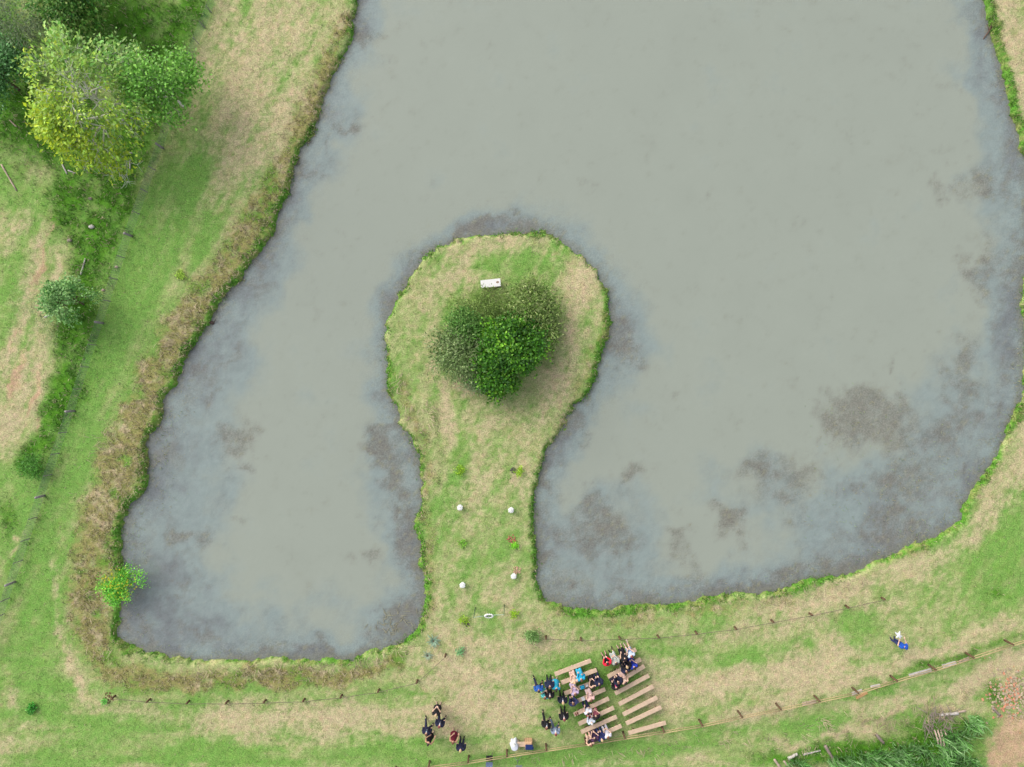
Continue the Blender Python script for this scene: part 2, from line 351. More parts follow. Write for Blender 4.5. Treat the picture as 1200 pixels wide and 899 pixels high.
tint = n.nodes.new('ShaderNodeMix'); tint.data_type = 'RGBA'; tint.inputs[6].default_value = (.86, 1.05, .80, 1); tint.inputs[7].default_value = (1.12, .98, 1.06, 1)
mr2 = n.nodes.new('ShaderNodeMapRange'); mr2.inputs[1].default_value = .3; mr2.inputs[2].default_value = .7
bp = n.nodes.new('ShaderNodeBump'); bp.inputs['Strength'].default_value = .6; bp.inputs['Distance'].default_value = .06
L = n.links.new
L(tc.outputs['Object'], n1.inputs['Vector']); L(tc.outputs['Object'], n2.inputs['Vector']); L(n1.outputs['Fac'], mr.inputs[0]); L(n2.outputs['Fac'], mr2.inputs[0])
L(mr2.outputs[0], tint.inputs[0]); L(a.outputs['Color'], mul.inputs[0]); L(mr.outputs[0], mul.inputs['Scale']); L(mul.outputs[0], warm.inputs[0]); L(tint.outputs[2], warm.inputs[1])
L(warm.outputs[0], b.inputs['Base Color']); b.inputs['Roughness'].default_value = .95; b.inputs['Specular IOR Level'].default_value = .1
L(n1.outputs['Fac'], bp.inputs['Height']); L(bp.outputs[0], b.inputs['Normal'])
g = link('ground', gme, gm); tag(g, 'mown lawn and rough pasture around the pond', None, None, 'structure')

# ------------------------------------------------------------------ pond water
WEED = [(275,520,22,14,0,.9),(292,505,14,8,0,.6),(262,545,10,10,0,.5),(218,632,22,12,20,.8),(275,619,9,4,10,.8),(292,550,8,5,0,.7),(436,648,14,9,0,.8),(440,660,9,5,0,.6),(250,470,8,20,0,.4),
(440,500,18,14,0,.8),(448,530,18,26,0,.9),(465,560,18,26,0,1),(478,600,12,20,0,.8),(480,650,16,40,0,.7),(470,725,22,18,-40,.8),(440,745,26,12,-20,.8),(380,765,50,7,0,.6),(320,760,16,12,0,.6),
(702,618,44,30,10,.9),(690,594,16,12,0,.9),(740,566,20,11,0,.8),(715,645,30,20,0,.8),(800,636,14,16,20,.8),(806,622,12,5,-20,.6),(857,611,11,16,0,.9),(855,600,12,6,-20,.6),(890,556,20,22,0,.9),(930,560,26,28,0,.8),(945,600,20,16,0,.6),(925,620,10,8,0,.5),
(1008,490,36,34,0,.95),(1040,480,34,18,0,.9),(985,505,22,26,0,.9),(1060,520,30,24,0,.8),(1000,465,30,14,0,.7),(1080,560,44,34,0,.7),(1045,570,20,30,0,.6),(1055,620,40,18,0,.7),(1000,570,12,8,0,.6),(1120,505,30,30,0,.7),(1128,425,12,26,0,.9),(1140,460,20,16,0,.7),
(1106,455,10,20,0,.6),(1050,430,7,7,0,.8),(1070,398,8,8,0,.6),(1095,391,6,5,0,.7),(1115,395,5,3,0,.5),(1131,106,11,9,0,.5),(1160,212,26,13,0,.9),(1110,214,16,8,0,.7),(1150,295,16,18,0,.9),(1155,328,13,13,0,.9),(1180,310,20,22,0,.8),(1145,343,6,5,0,.6),
(732,405,14,26,-15,.8),(745,432,12,9,0,.7),(748,353,9,9,0,.5),(795,478,9,8,0,.5),(725,360,10,14,-20,.6),(795,290,10,4,0,.25),(505,300,16,18,-40,.9),(485,335,16,16,-40,.9),(470,350,18,14,0,.8),(545,275,30,9,-25,1),(585,265,34,7,0,.9),(625,262,24,7,10,.8),(655,275,16,8,30,.7),
(440,40,14,9,30,.9),(425,32,14,14,0,.6),(402,145,16,9,10,.8),(410,150,8,6,0,.6),(385,170,6,14,-20,.5),(370,200,12,14,-30,.5),(675,500,14,16,-40,.8),(675,523,10,4,10,.5),(645,560,10,26,0,.7),(640,650,14,20,0,.8),(660,690,24,16,0,.8),(720,700,40,10,0,.7),
(820,670,20,12,0,.8),(840,690,40,8,0,.7),(920,680,50,12,-10,.9),(990,660,40,12,-15,.9),(1060,600,26,14,0,.7),(820,640,10,10,0,.5),(770,625,12,4,-10,.4),(800,700,30,6,0,.6),(1040,640,40,10,-20,.8)]
MURK = [(200,560,60,90,10,.9),(190,680,55,80,0,1),(230,740,90,30,0,.9),(250,430,50,60,-35,.8),(300,330,28,60,25,.8),(340,230,20,50,25,.7),(340,720,60,60,0,.25),(380,770,70,16,0,.7),(470,730,40,30,-30,.7),(450,540,36,60,0,.8),(480,640,24,60,0,.7),
(700,640,80,60,0,.75),(860,690,120,25,-5,.7),(1030,600,110,60,-25,.85),(1120,510,60,90,20,.8),(1180,380,25,90,0,.8),(1180,200,30,80,0,.6),(1150,60,14,60,-10,.7),(560,275,70,18,-10,.7),(480,330,40,30,-45,.7),(735,400,28,50,0,.6),(660,520,22,50,30,.7),(900,560,60,40,0,.5),(430,20,20,30,0,.5),(390,160,22,50,25,.5)]
wx = np.arange(-28, 37.5, .16); wy = np.arange(-19, 46, .16)
WX, WY = np.meshgrid(wx, wy); WD = -shore_sd(WX, WY)
Xa = WX+(fbm(WX, WY, .6, 5, 61)-.5)*3.2; Ya = WY+(fbm(WX, WY, .6, 5, 62)-.5)*3.2
f1 = fbm(WX, WY, .5, 5, 63); f2 = fbm(WX, WY, 1.7, 5, 64); f3 = fbm(WX, WY, 5, 3, 65)
weed = blobs(Xa, Ya, WEED); murk = blobs(Xa, Ya, MURK)
weed = sstep(.02, 1.2, weed*1.1 + (f2-.5)*1.0 + (f3-.5)*.5)
W_CLEAR = np.array(alb(158,165,152)); W_MID = np.array(alb(144,157,153)); W_BLUE = np.array(alb(121,126,127)); W_WEED = np.array(alb(122,119,109)); W_SHAL = np.array(alb(128,129,114))
shal = np.exp(-np.maximum(WD, 0)/1.0)
t1 = np.clip(murk*.68+shal*.66+(f1-.5)*.6, 0, 1)
wc = mixc(W_CLEAR*np.ones(WX.shape+(1,)), W_MID, sstep(.08, .42, t1)); wc = mixc(wc, W_BLUE, sstep(.34, 1.05, t1+(f2-.5)*.5+(f3-.5)*.3))
wisp = sstep(.50,.74,fbm(Xa+f1*2, Ya-f2*2, 1.3, 5, 68))*np.clip(t1*1.3-.15,0,1); wc = mixc(wc, W_WEED*1.04, wisp*.6); wc = mixc(wc, W_WEED, weed*.75*(.7+.6*f3)*(.65+.5*f2)); wc = wc*(1+((f3-.5)*.30+(vnoise(WX*5.5,WY*5.5,71)-.5)*.22)*np.clip(t1*1.2+weed,0,1))[..., None]
wc = mixc(wc, W_SHAL, sstep(.55, .95, np.exp(-np.maximum(WD, 0)/.8)+(f3-.5)*.5)*.55)
spk = sstep(.66, .8, fbm(WX, WY, 6.0, 2, 66)) * np.clip(weed+shal*1.2, 0, 1)
wc = mixc(wc, np.array(alb(150,150,120)), spk*.45)
wc *= (1+(f1-.5)*.06)[..., None]
ny, nx = WX.shape; idx = np.arange(nx*ny).reshape(ny, nx)
quads = np.stack([idx[:-1, :-1], idx[:-1, 1:], idx[1:, 1:], idx[1:, :-1]], -1).reshape(-1, 4)
keep = (WD.reshape(-1)[quads] > -1.2).any(1); quads = quads[keep]
used = np.unique(quads); remap = np.zeros(nx*ny, np.int32); remap[used] = np.arange(len(used))
wme = np_mesh('pond_water', np.stack([WX, WY, np.full(WX.shape, WATER_Z)], -1).reshape(-1, 3)[used], remap[quads], wc.reshape(-1, 3)[used], smooth=True, alpha=np.clip(weed*.9+wisp*.5+shal*.7+t1*.35, 0.04, 1).reshape(-1)[used])
wm = bpy.data.materials.new('murky_water'); wm.use_nodes = True; n = wm.node_tree; b = n.nodes['Principled BSDF']; L = n.links.new
a = n.nodes.new('ShaderNodeAttribute'); a.attribute_name = 'pigment'; tc = n.nodes.new('ShaderNodeTexCoord')
n1 = n.nodes.new('ShaderNodeTexNoise'); n1.inputs['Scale'].default_value = 7; n1.inputs['Detail'].default_value = 6; n1.inputs['Roughness'].default_value = .7
mr = n.nodes.new('ShaderNodeMapRange'); mr.inputs[1].default_value = .3; mr.inputs[2].default_value = .7; mr.inputs[3].default_value = -.30; mr.inputs[4].default_value = .30
mul = n.nodes.new('ShaderNodeVectorMath'); mul.operation = 'SCALE'
ma = n.nodes.new('ShaderNodeMath'); ma.operation = 'MULTIPLY_ADD'; ma.inputs[2].default_value = 1.0
n1.inputs['Scale'].default_value = 10; L(a.outputs['Alpha'], ma.inputs[1])
L(tc.outputs['Object'], n1.inputs['Vector']); L(n1.outputs['Fac'], mr.inputs[0]); L(a.outputs['Color'], mul.inputs[0]); L(mr.outputs[0], ma.inputs[0]); L(ma.outputs[0], mul.inputs['Scale']); L(mul.outputs[0], b.inputs['Base Color'])
b.inputs['Roughness'].default_value = .06; b.inputs['IOR'].default_value = 1.33
n2 = n.nodes.new('ShaderNodeTexNoise'); n2.inputs['Scale'].default_value = 2.5; n2.inputs['Detail'].default_value = 3
bp = n.nodes.new('ShaderNodeBump'); bp.inputs['Strength'].default_value = .12; bp.inputs['Distance'].default_value = .03
L(tc.outputs['Object'], n2.inputs['Vector']); L(n2.outputs['Fac'], bp.inputs['Height']); L(bp.outputs[0], b.inputs['Normal'])
tag(link('pond_water', wme, wm), 'still murky grey-green pond water with dark weed near its banks', None, None, 'structure')

# ------------------------------------------------------------------ grass blades (uncountable)
def blades(name, X, Y, Z, L, W, C, tilt, label, heading=None, upright=.5):
    n = len(X); th = rng.uniform(0, 2*np.pi, n) if heading is None else heading
    dx, dy = np.cos(th), np.sin(th); px, py = -dy, dx
    base = np.stack([X, Y, Z], -1)
    hor = L*tilt; ver = L*np.sqrt(np.clip(1-tilt**2, 0, 1))
    v0 = base - np.stack([px*W/2, py*W/2, 0*W], -1); v1 = base + np.stack([px*W/2, py*W/2, 0*W], -1)
    mid = base + np.stack([dx*hor*.5, dy*hor*.5, ver*.72], -1)
    v2 = mid + np.stack([px*W*.4, py*W*.4, 0*W], -1); v3 = mid - np.stack([px*W*.4, py*W*.4, 0*W], -1)
    v4 = base + np.stack([dx*hor, dy*hor, ver*.85], -1)
    V = np.stack([v0, v1, v2, v3, v4], 1).reshape(-1, 3); i = np.arange(n)*5
    T = np.concatenate([np.stack([i, i+1, i+2], -1), np.stack([i, i+2, i+3], -1), np.stack([i+3, i+2, i+4], -1)])
    me = np_mesh(name, V, T, np.repeat(C, 5, axis=0))
    return tag(link(name, me, attr_mat('blade', .6, .3, .1)), label, None, None, 'stuff')

def scatter(n, x0, x1, y0, y1):
    return rng.uniform(x0, x1, n), rng.uniform(y0, y1, n)
X, Y = scatter(900000, -34.5, 34.5, -26, 26)
d = shore_sd(X, Y); kk = d > .02; X, Y, d = X[kk], Y[kk], d[kk]
C, M = ground(X, Y, d)
clump = fbm(X, Y, 3.5, 3, 101)
dens = .16 + .40*M['rough'] + .4*M['edge'] + .5*M['lush'] - .25*M['soil']
dens *= sstep(.3, .6, clump)
kk = rng.random(len(X)) < dens; X, Y, d, C = X[kk], Y[kk], d[kk], C[kk]; M = {k: v[kk] for k, v in M.items()}
Ln = .12 + .05*M['rough'] + .06*M['edge'] + .12*M['lush']; Ln *= rng.uniform(.6, 1.4, len(X)); Ln *= 1-.7*M['soil']
Wd = (.03 + .01*M['rough'] + .012*M['edge'] + .01*M['lush'])
bri = rng.uniform(.75, 1.45, len(X))[:, None]; straw = (rng.random(len(X)) < .12+.3*M['rough'])[:, None]
C = np.where(straw, P_STRAW*rng.uniform(.7, 1.15, len(X))[:, None], C*bri)
blades('grass', X, Y, height(X, Y, d)-.01, Ln, Wd, C, rng.uniform(.35, .95, len(X)), 'short grass blades of the lawn, banks and pasture')

# lush overhanging fringe on the banks
X, Y = scatter(1500000, -34.5, 34.5, -19.5, 26); d = sdist(X, Y, SW); kk = (d > -.3) & (d < .8); X, Y = X[kk], Y[kk]
d = shore_sd(X, Y); fr = fbm(X, Y, .5, 4, 44); pr = .6*np.exp(-((d-.14)/.17)**2)*sstep(.36, .66, fr)*sstep(.3, .55, fbm(X, Y, 3, 2, 12))
kk = rng.random(len(X)) < pr; X, Y, d = X[kk], Y[kk], d[kk]
G = mixc(P_EDGE*np.ones((len(X), 1)), P_LUSH*1.3, fbm(X, Y, 2, 3, 14))*rng.uniform(.6, 1.4, len(X))[:, None]
st = rng.random(len(X)) < .1; G[st] = P_STRAW*.9
blades('bank_grass', X, Y, np.maximum(height(X, Y, d), WATER_Z-.05), rng.uniform(.10, .30, len(X)), np.full(len(X), .03), G, rng.uniform(.3, .9, len(X)), 'long bright green grass fringing the water along the banks')

# sparse reeds and floating stalks standing in the shallows
SH = [([(205,470),(190,500),(180,530),(185,580)], 14, 1.), ([(160,600),(152,640),(155,670)], 10, .9), ([(150,715),(165,735)], 10, .7), ([(320,255),(300,300),(265,355)], 7, .6),
([(185,760),(240,768),(330,768)], 4, .5), ([(1125,600),(1145,560),(1180,500)], 14, 1.), ([(1010,655),(1060,640),(1110,610)], 14, .9), ([(980,600),(1050,580),(1110,540)], 30, .35), ([(1000,490),(1030,500)], 30, .3),
([(1165,60),(1180,110)], 5, .8), ([(640,700),(700,708),(860,690),(960,668)], 5, .6), ([(1195,330),(1196,460)], 6, .8), ([(478,510),(486,540)], 6, .6)]
X, Y = scatter(260000, -27, 34, -19.5, 24); d = shore_sd(X, Y); kk = d < .03; X, Y, d = X[kk], Y[kk], d[kk]
pr = lines(X, Y, SH)*sstep(.4, .65, fbm(X, Y, 2.2, 3, 19)); kk = rng.random(len(X)) < pr*.5; X, Y = X[kk], Y[kk]
G = np.where((rng.random(len(X)) < .45)[:, None], np.array(alb(150,175,120)), np.array(alb(178,172,132)))*rng.uniform(.7, 1.15, len(X))[:, None]
blades('water_reeds', X, Y, np.full(len(X), WATER_Z-.01), rng.uniform(.08, .26, len(X)), np.full(len(X), .022), G, rng.uniform(.5, .97, len(X)), 'sparse pale stalks poking out of the shallows')

# straw heaps in the bank strips, debris south of the rail fence
SS = [([(240,790),(300,788),(345,785),(420,780),(470,765)], 7, 1.), ([(500,480),(510,510)], 8, .8), ([(468,440),(478,485)], 6, .8), ([(265,330),(230,360),(190,430)], 12, .5), ([(130,530),(140,570)], 22, .6), ([(105,700),(118,760)], 10, .5),
([(905,705),(960,692),(1020,680)], 8, .5), ([(960,850),(1010,855),(1060,845)], 14, 1.), ([(900,868),(950,872)], 8, .8), ([(1080,835),(1130,830)], 14, 1.), ([(620,893),(760,880),(880,862)], 5, .6), ([(1120,812),(1160,800)], 8, .6)]
X, Y = scatter(240000, -31, 33, -25.5, 8); d = shore_sd(X, Y); kk = d > .2; X, Y = X[kk], Y[kk]
pr = lines(X, Y, SS)*sstep(.42, .62, fbm(X, Y, 1.6, 3, 29)); kk = rng.random(len(X)) < pr*.5; X, Y = X[kk], Y[kk]
hd = fbm(X, Y, .7, 2, 39)*14
G = P_STRAW*rng.uniform(.7, 1.35, len(X))[:, None]
blades('dry_stalks', X, Y, np.full(len(X), .02), rng.uniform(.2, .6, len(X)), np.full(len(X), .03), G, rng.uniform(.75, .98, len(X)), 'dry straw coloured stalks lying in the grass', heading=hd)
# broken leaf stalks floating in the south-east corner of the left arm
X = rng.normal(0, 1, 60); Y = rng.normal(0, 1, 60); c0 = at(463, 731, WATER_Z)
blades('floating_stalks', c0[0]+X*.7, c0[1]+Y*.55, np.full(60, WATER_Z+.01), rng.uniform(.2, .6, 60), np.full(60, .04), np.array(alb(172,168,140))*rng.uniform(.8, 1.1, 60)[:, None], np.full(60, .995), 'pale dead stalks floating in the corner of the pond')

# tall reedy grass in the south-east corner
TG = [(1020,888,36,10,0,.9),(935,893,20,7,0,.75),(985,890,20,7,0,.8),(1085,888,40,14,0,1),(1112,866,26,13,0,.95),(1060,878,26,9,0,.8),(1138,845,18,9,0,.65),(1120,895,30,12,0,1)]
X, Y = scatter(60000, 16, 33, -27, -18); pr = sstep(.35, .75, blobs(X, Y, TG)+(fbm(X, Y, 1, 3, 15)-.5)*.6)
pr = pr*sstep(.25, .55, fbm(X, Y, 1.3, 3, 16)); kk = rng.random(len(X)) < pr*.5; X, Y = X[kk], Y[kk]
hd = fbm(X, Y, 1.1, 2, 88)*22+rng.normal(0, .7, len(X))
G = mixc(np.array(alb(104,170,72))*np.ones((len(X), 1)), np.array(alb(175,215,150)), rng.random(len(X))**2)*rng.uniform(.5, 1.5, len(X))[:, None]
blades('tall_grass', X, Y, np.zeros(len(X)), rng.uniform(.4, 1.3, len(X)), np.full(len(X), .065), G, rng.uniform(.3, .85, len(X)), 'thick stand of tall green cane grass in the bottom right corner', heading=hd)

# ================================================================== trees and shrubs
def tubes_np(segs, n=5):
    V = []; Fq = []; b = 0
    for p, q, r0, r1 in segs:
        d = q-p; L_ = np.linalg.norm(d)
        if L_ < 1e-5: continue
        d = d/L_; u = np.cross(d, [0.1, 0.2, 1.0]); u /= (np.linalg.norm(u)+1e-9); v = np.cross(d, u)
        for c, r in ((p-d*r0*.3, r0), (q+d*r1*.3, r1)):
            for k in range(n):
                a = 2*math.pi*k/n; V.append(c+(u*math.cos(a)+v*math.sin(a))*r)
        for k in range(n): Fq.append((b+k, b+(k+1) % n, b+n+(k+1) % n, b+n+k))
        b += 2*n
    return np.array(V), np.array(Fq)

def grow(base, hgt, rad, r0, levels, rs, spread=.9, first=.2, kids=5):
    """returns woody segments and tip points filling a dome"""
    segs = []; tips = []
    def rec(p, d, L_, r, lv):
        q = p; steps = 2; dd = d
        for i in range(steps):
            dd = dd + rs.normal(0, .16, 3); dd /= np.linalg.norm(dd); q2 = q+dd*L_/steps
            segs.append((q, q2, r*(1-.25*i), r*(.75-.2*i))); q = q2
        if lv == 0: tips.append(q); return
        if lv == 1: tips.append((p+q)/2)
        k = kids if lv == levels else int(rs.integers(3, 5))
        for j in range(k):
            a = 2*math.pi*(j+rs.random()*.8)/k; s = spread*(.55+.6*rs.random())
            u = np.cross(dd, [.3, .1, 1]); u /= np.linalg.norm(u)+1e-9; v = np.cross(dd, u)
            nd = dd*math.cos(s)+(u*math.cos(a)+v*math.sin(a))*math.sin(s); nd[2] += .10; nd /= np.linalg.norm(nd)
            rec(q, nd, L_*(.62+.22*rs.random()), r*.55, lv-1)
    rec(np.array(base, float), np.array([rs.normal(0, .05), rs.normal(0, .05), 1.]), hgt*first, r0, levels)
    T = np.array(tips); c = np.array(base, float)
    # fit crown to the wanted radius and height
    ext = np.percentile(np.hypot(T[:, 0]-c[0], T[:, 1]-c[1]), 92); top = np.percentile(T[:, 2], 97)
    sx, sz = rad/ext, hgt/top; M_ = np.array([sx, sx, sz])
    segs = [(c+(p-c)*M_, c+(q-c)*M_, a, b_) for p, q, a, b_ in segs]; T = c+(T-c)*M_
    mx_, my_ = (T[:, 0].max()+T[:, 0].min())/2, (T[:, 1].max()+T[:, 1].min())/2; zt = max(T[:, 2].mean(), .1)
    sh = lambda p: p-np.array([mx_, my_, 0])*min(1.0, max(0, p[2]/zt)); segs = [(sh(p), sh(q), a, b_) for p, q, a, b_ in segs]; T = T-np.array([mx_, my_, 0])
    return segs, T

def leaves(P, C, size, rs, aspect=.55, up=.6, fold=.25, spread=None):
    n = len(P); nrm = rs.normal(0, 1, (n, 3)); nrm[:, 2] = np.abs(nrm[:, 2])+up*1.5; nrm /= np.linalg.norm(nrm, axis=1)[:, None]
    t = rs.normal(0, .55, (n, 3)); t[:, :2] += P[:, :2]/(np.linalg.norm(P[:, :2], axis=1)[:, None]+.1); t -= nrm*(t*nrm).sum(1)[:, None]; t /= np.linalg.norm(t, axis=1)[:, None]; b_ = np.cross(nrm, t)
    s = size*rs.uniform(.6, 1.35, n)[:, None]
    v0 = P-t*s*.5; v2 = P+t*s*.5; v1 = P+b_*s*aspect*.5+nrm*s*fold*.5; v3 = P-b_*s*aspect*.5+nrm*s*fold*.5
    V = np.stack([v0, v1, v2, v3], 1).reshape(-1, 3); i = np.arange(n)*4
    T = np.concatenate([np.stack([i, i+1, i+2], -1), np.stack([i, i+2, i+3], -1)])
    return V, T, np.repeat(C, 4, axis=0)

BARK = mat('grey_bark', alb(150,145,135), .9, .25, 9); BARK_B = mat('brown_bark', alb(110,95,75), .9, .25, 9); GREENB = mat('green_stem', alb(110,128,78), .9, .2, 9); BARK_W = mat('pale_bark', alb(225,220,208,1.3), .9, .15, 9)
LEAF = attr_mat('leaf', .5, .35, .12, 3.0, .35)
def tree(name, label, cat, px, py, hgt, crown_px, hmid, pal, nleaf, lsize, seed, up=.6, bark=None, clump=.35, aspect=.55, levels=4, group=None, colfn=None, r0=.12, squash=(1, 1), kids=5, spread=.9, parts=('trunk', 'crown'), zmin=.12, gap=0):
    rs = np.random.default_rng(seed); bx, by = at(px, py, hmid); rad = crown_px*(H-hmid)/F
    segs, T = grow((0, 0, 0), hgt, rad, r0, levels, rs, spread=spread, kids=kids)
    T[:, 0] *= squash[0]; T[:, 1] *= squash[1]; segs = [(p*[squash[0], squash[1], 1], q*[squash[0], squash[1], 1], a, b_) for p, q, a, b_ in segs]
    root = empty(name, (bx, by, -.03)); tag(root, label, cat, group)
    V, Q = tubes_np(segs); link(parts[0], np_mesh(parts[0], V, Q, smooth=True), bark or (BARK if hgt > 2.5 else GREENB), root)
    pal = [tuple(min(.8, v*1.5) for v in c_) for c_ in pal]
    k = rs.integers(0, len(T), nleaf); P = T[k]+np.clip(rs.normal(0, clump, (nleaf, 3)), -2.2*clump, 2.2*clump)*[1, 1, .7]; o_ = P-np.array([0, 0, hgt*.3]); o_ /= np.linalg.norm(o_, axis=1)[:, None]+1e-6; P = P+o_*(np.abs(rs.normal(0, clump*.9, nleaf))*(rs.random(nleaf) < .6))[:, None]; P[:, 2] = np.maximum(P[:, 2], zmin)
    if gap: kk_ = (np.hypot(P[:, 0], P[:, 1]) > gap) | (rs.random(nleaf) < .3); P = P[kk_]; k = k[kk_]; nleaf = len(P)
    tone = rs.random(len(T)); C = np.array(pal); m = tone[k]*.6+rs.random(nleaf)*.4
    ii = np.clip(m*(len(C)-1), 0, len(C)-1.001); lo = ii.astype(int); f = (ii-lo)[:, None]; cc = C[lo]*(1-f)+C[lo+1]*f
    if colfn: cc = colfn(P, cc, rs)
    cc = cc*rs.uniform(.7, 1.35, nleaf)[:, None]*(.72+.6*rs.random(len(T)))[k][:, None]
    V, Tt, Cc = leaves(P, cc, lsize, rs, aspect, up); link(parts[1], np_mesh(parts[1], V, Tt, Cc), LEAF, root)
    return root
GY = [alb(120,150,60), alb(165,185,70), alb(188,200,66), alb(205,205,60)]
GG = [alb(60,120,40), alb(90,165,60), alb(120,190,80)]
def yel(P, c, rs):
    # the tree's own leaves yellow towards its south-west side, greyer and greener at the top
    t = np.clip((-P[:, 0]*.55-P[:, 1]*.9)/3.5*.5+.50+rs.normal(0, .22, len(P)), 0, 1)[:, None]
    g = np.where((rs.random(len(P)) < .5)[:, None], np.array(alb(120,170,82)), np.array(alb(150,180,105)))
    y = np.where((rs.random(len(P)) < .5)[:, None], np.array(alb(180,195,45)), np.array(alb(150,180,55)))
    return (g*(1-t)+y*t)*1.7
tree('broadleaf_tree', 'large spreading yellow-green tree with pale bare limbs showing at its centre', 'tree', 99, 113, 6.2, 86, 4.4, GY, 8500, .25, 3, colfn=yel, bark=BARK_W, clump=.22, levels=5, r0=.2, kids=6, squash=(1.0, 1.05), aspect=.5, gap=1.3)
tree('broadleaf_tree', 'fresh green round-leaved tree pressed against the right side of the big yellow-green tree', 'tree', 186, 100, 4.6, 35, 3.2, [alb(88,140,50), alb(115,172,66), alb(150,198,84)], 4200, .18, 5, clump=.32, levels=4, r0=.1, squash=(1, 1.25), bark=BARK_W, aspect=.75)
tree('dark_tree', 'dense dark green tree cut by the top edge above the yellow-green tree', 'tree', 84, -18, 4.2, 54, 2.4, [alb(50,100,36), alb(80,140,50), alb(125,165,75), alb(150,150,90)], 16000, .22, 8, clump=.42, levels=4, bark=BARK_B)
tree('dark_tree', 'bluish dark green bushy tree at the left edge beside the yellow-green tree', 'tree', 0, 92, 3.0, 32, 1.7, [alb(50,105,45), alb(90,145,75), alb(140,185,125)], 8000, .17, 9, clump=.33, bark=BARK_B)
tree('tangled_shrub', 'half bare tangled shrub with grey twigs in the top left corner', 'shrub', 22, 30, 2.6, 34, 1.6, [alb(60,100,50), alb(105,125,85), alb(140,150,115)], 5000, .13, 10, clump=.34, bark=BARK, r0=.05, aspect=.35)
tree('broadleaf_tree', 'small blue-green tree standing alone left of the wire fence', 'tree', 80, 354, 2.8, 27, 1.6, [alb(58,112,48), alb(92,145,68), alb(150,190,120), alb(130,165,75)], 3600, .17, 12, clump=.16, r0=.07, bark=BARK_B)
tree('feathery_shrub', 'thin feathery pale green shrub at the left foot of the small blue-green tree', 'shrub', 44, 368, 1.2, 26, .7, [alb(120,150,95), alb(150,165,120)], 1500, .07, 13, clump=.26, r0=.02, squash=(1, 1.5), aspect=.3, levels=3)
tree('low_bush', 'low dark green bush in the rough grass left of the wire fence', 'bush', 38, 545, .8, 14, .4, [alb(60,115,34), alb(90,150,50)], 1300, .1, 14, clump=.2, r0=.02, levels=3)
# island
tree('round_bush', 'dense bright leafy green bush in the middle of the island', 'bush', 598, 417, 2.5, 46, 1.7, [alb(30,70,14), alb(54,108,20), alb(82,138,28), alb(128,175,46)], 15000, .18, 21, clump=.26, r0=.08, squash=(1, 1.06), aspect=.7, levels=4, spread=1.0)
OL = [alb(82,114,44), alb(108,136,60), alb(132,152,84), alb(168,174,120)]
tree('olive_shrub', 'wispy olive-grey shrub behind the bright bush, nearest the white bench', 'shrub', 620, 358, 1.5, 29, .9, OL, 4200, .2, 22, clump=.3, r0=.02, aspect=.42, squash=(1.05, .8))
tree('olive_shrub', 'wispy olive-grey shrub on the right side of the bright bush', 'shrub', 631, 383, 1.4, 24, .8, OL, 3200, .2, 23, clump=.3, r0=.02, aspect=.42, squash=(.85, 1.3))
tree('olive_shrub', 'pale speckled grey-green shrub at the lower left of the bright bush', 'shrub', 540, 412, 1.7, 33, 1.0, [alb(84,116,56), alb(112,138,78), alb(154,168,118)], 5600, .18, 24, clump=.3, r0=.02, aspect=.42, squash=(1.1, 1.0))
tree('olive_shrub', 'dark blue-green shrub tucked against the upper left of the bright bush', 'shrub', 548, 385, 1.7, 20, 1.1, [alb(62,112,36), alb(92,140,56), alb(140,168,92)], 4200, .17, 25, clump=.24, r0=.03, aspect=.4)
tree('olive_shrub', 'loose dry-tipped olive shrub just below the white bench', 'shrub', 560, 360, 1.0, 24, .6, [alb(105,138,58), alb(140,162,84)], 3200, .15, 26, clump=.26, r0=.02, aspect=.28, squash=(1.4, .6), levels=3)
tree('olive_shrub', 'small grey-green shrub under the lower left edge of the bright bush', 'shrub', 562, 444, 1.2, 15, .7, [alb(90,130,75), alb(150,170,120)], 3500, .12, 27, clump=.22, r0=.02, aspect=.35, levels=3)
# flowering bush on the west bank
fb = tree('flowering_bush', 'bright green bush dotted with yellow flowers at the water edge', 'bush', 144, 685, .95, 24, .55, [alb(80,160,40), alb(115,190,60), alb(150,215,80)], 2800, .13, 31, clump=.16, r0=.02, levels=3, aspect=.5)
rs = np.random.default_rng(5); n_ = 130; a_ = rs.uniform(0, 6.28, n_); r_ = np.sqrt(rs.random(n_))*1.05
P = np.stack([r_*np.cos(a_)*1.1-.1, r_*np.sin(a_)*1.1+.1, 1.30-.45*r_**2+rs.uniform(-.05, .05, n_)], -1)
V, T, Cc = leaves(P, np.tile(np.array(alb(210,210,40)), (n_, 1)), .10, rs, .9, 3); link('flowers', np_mesh('flowers', V, T, Cc), LEAF, fb)['kind'] = 'stuff'
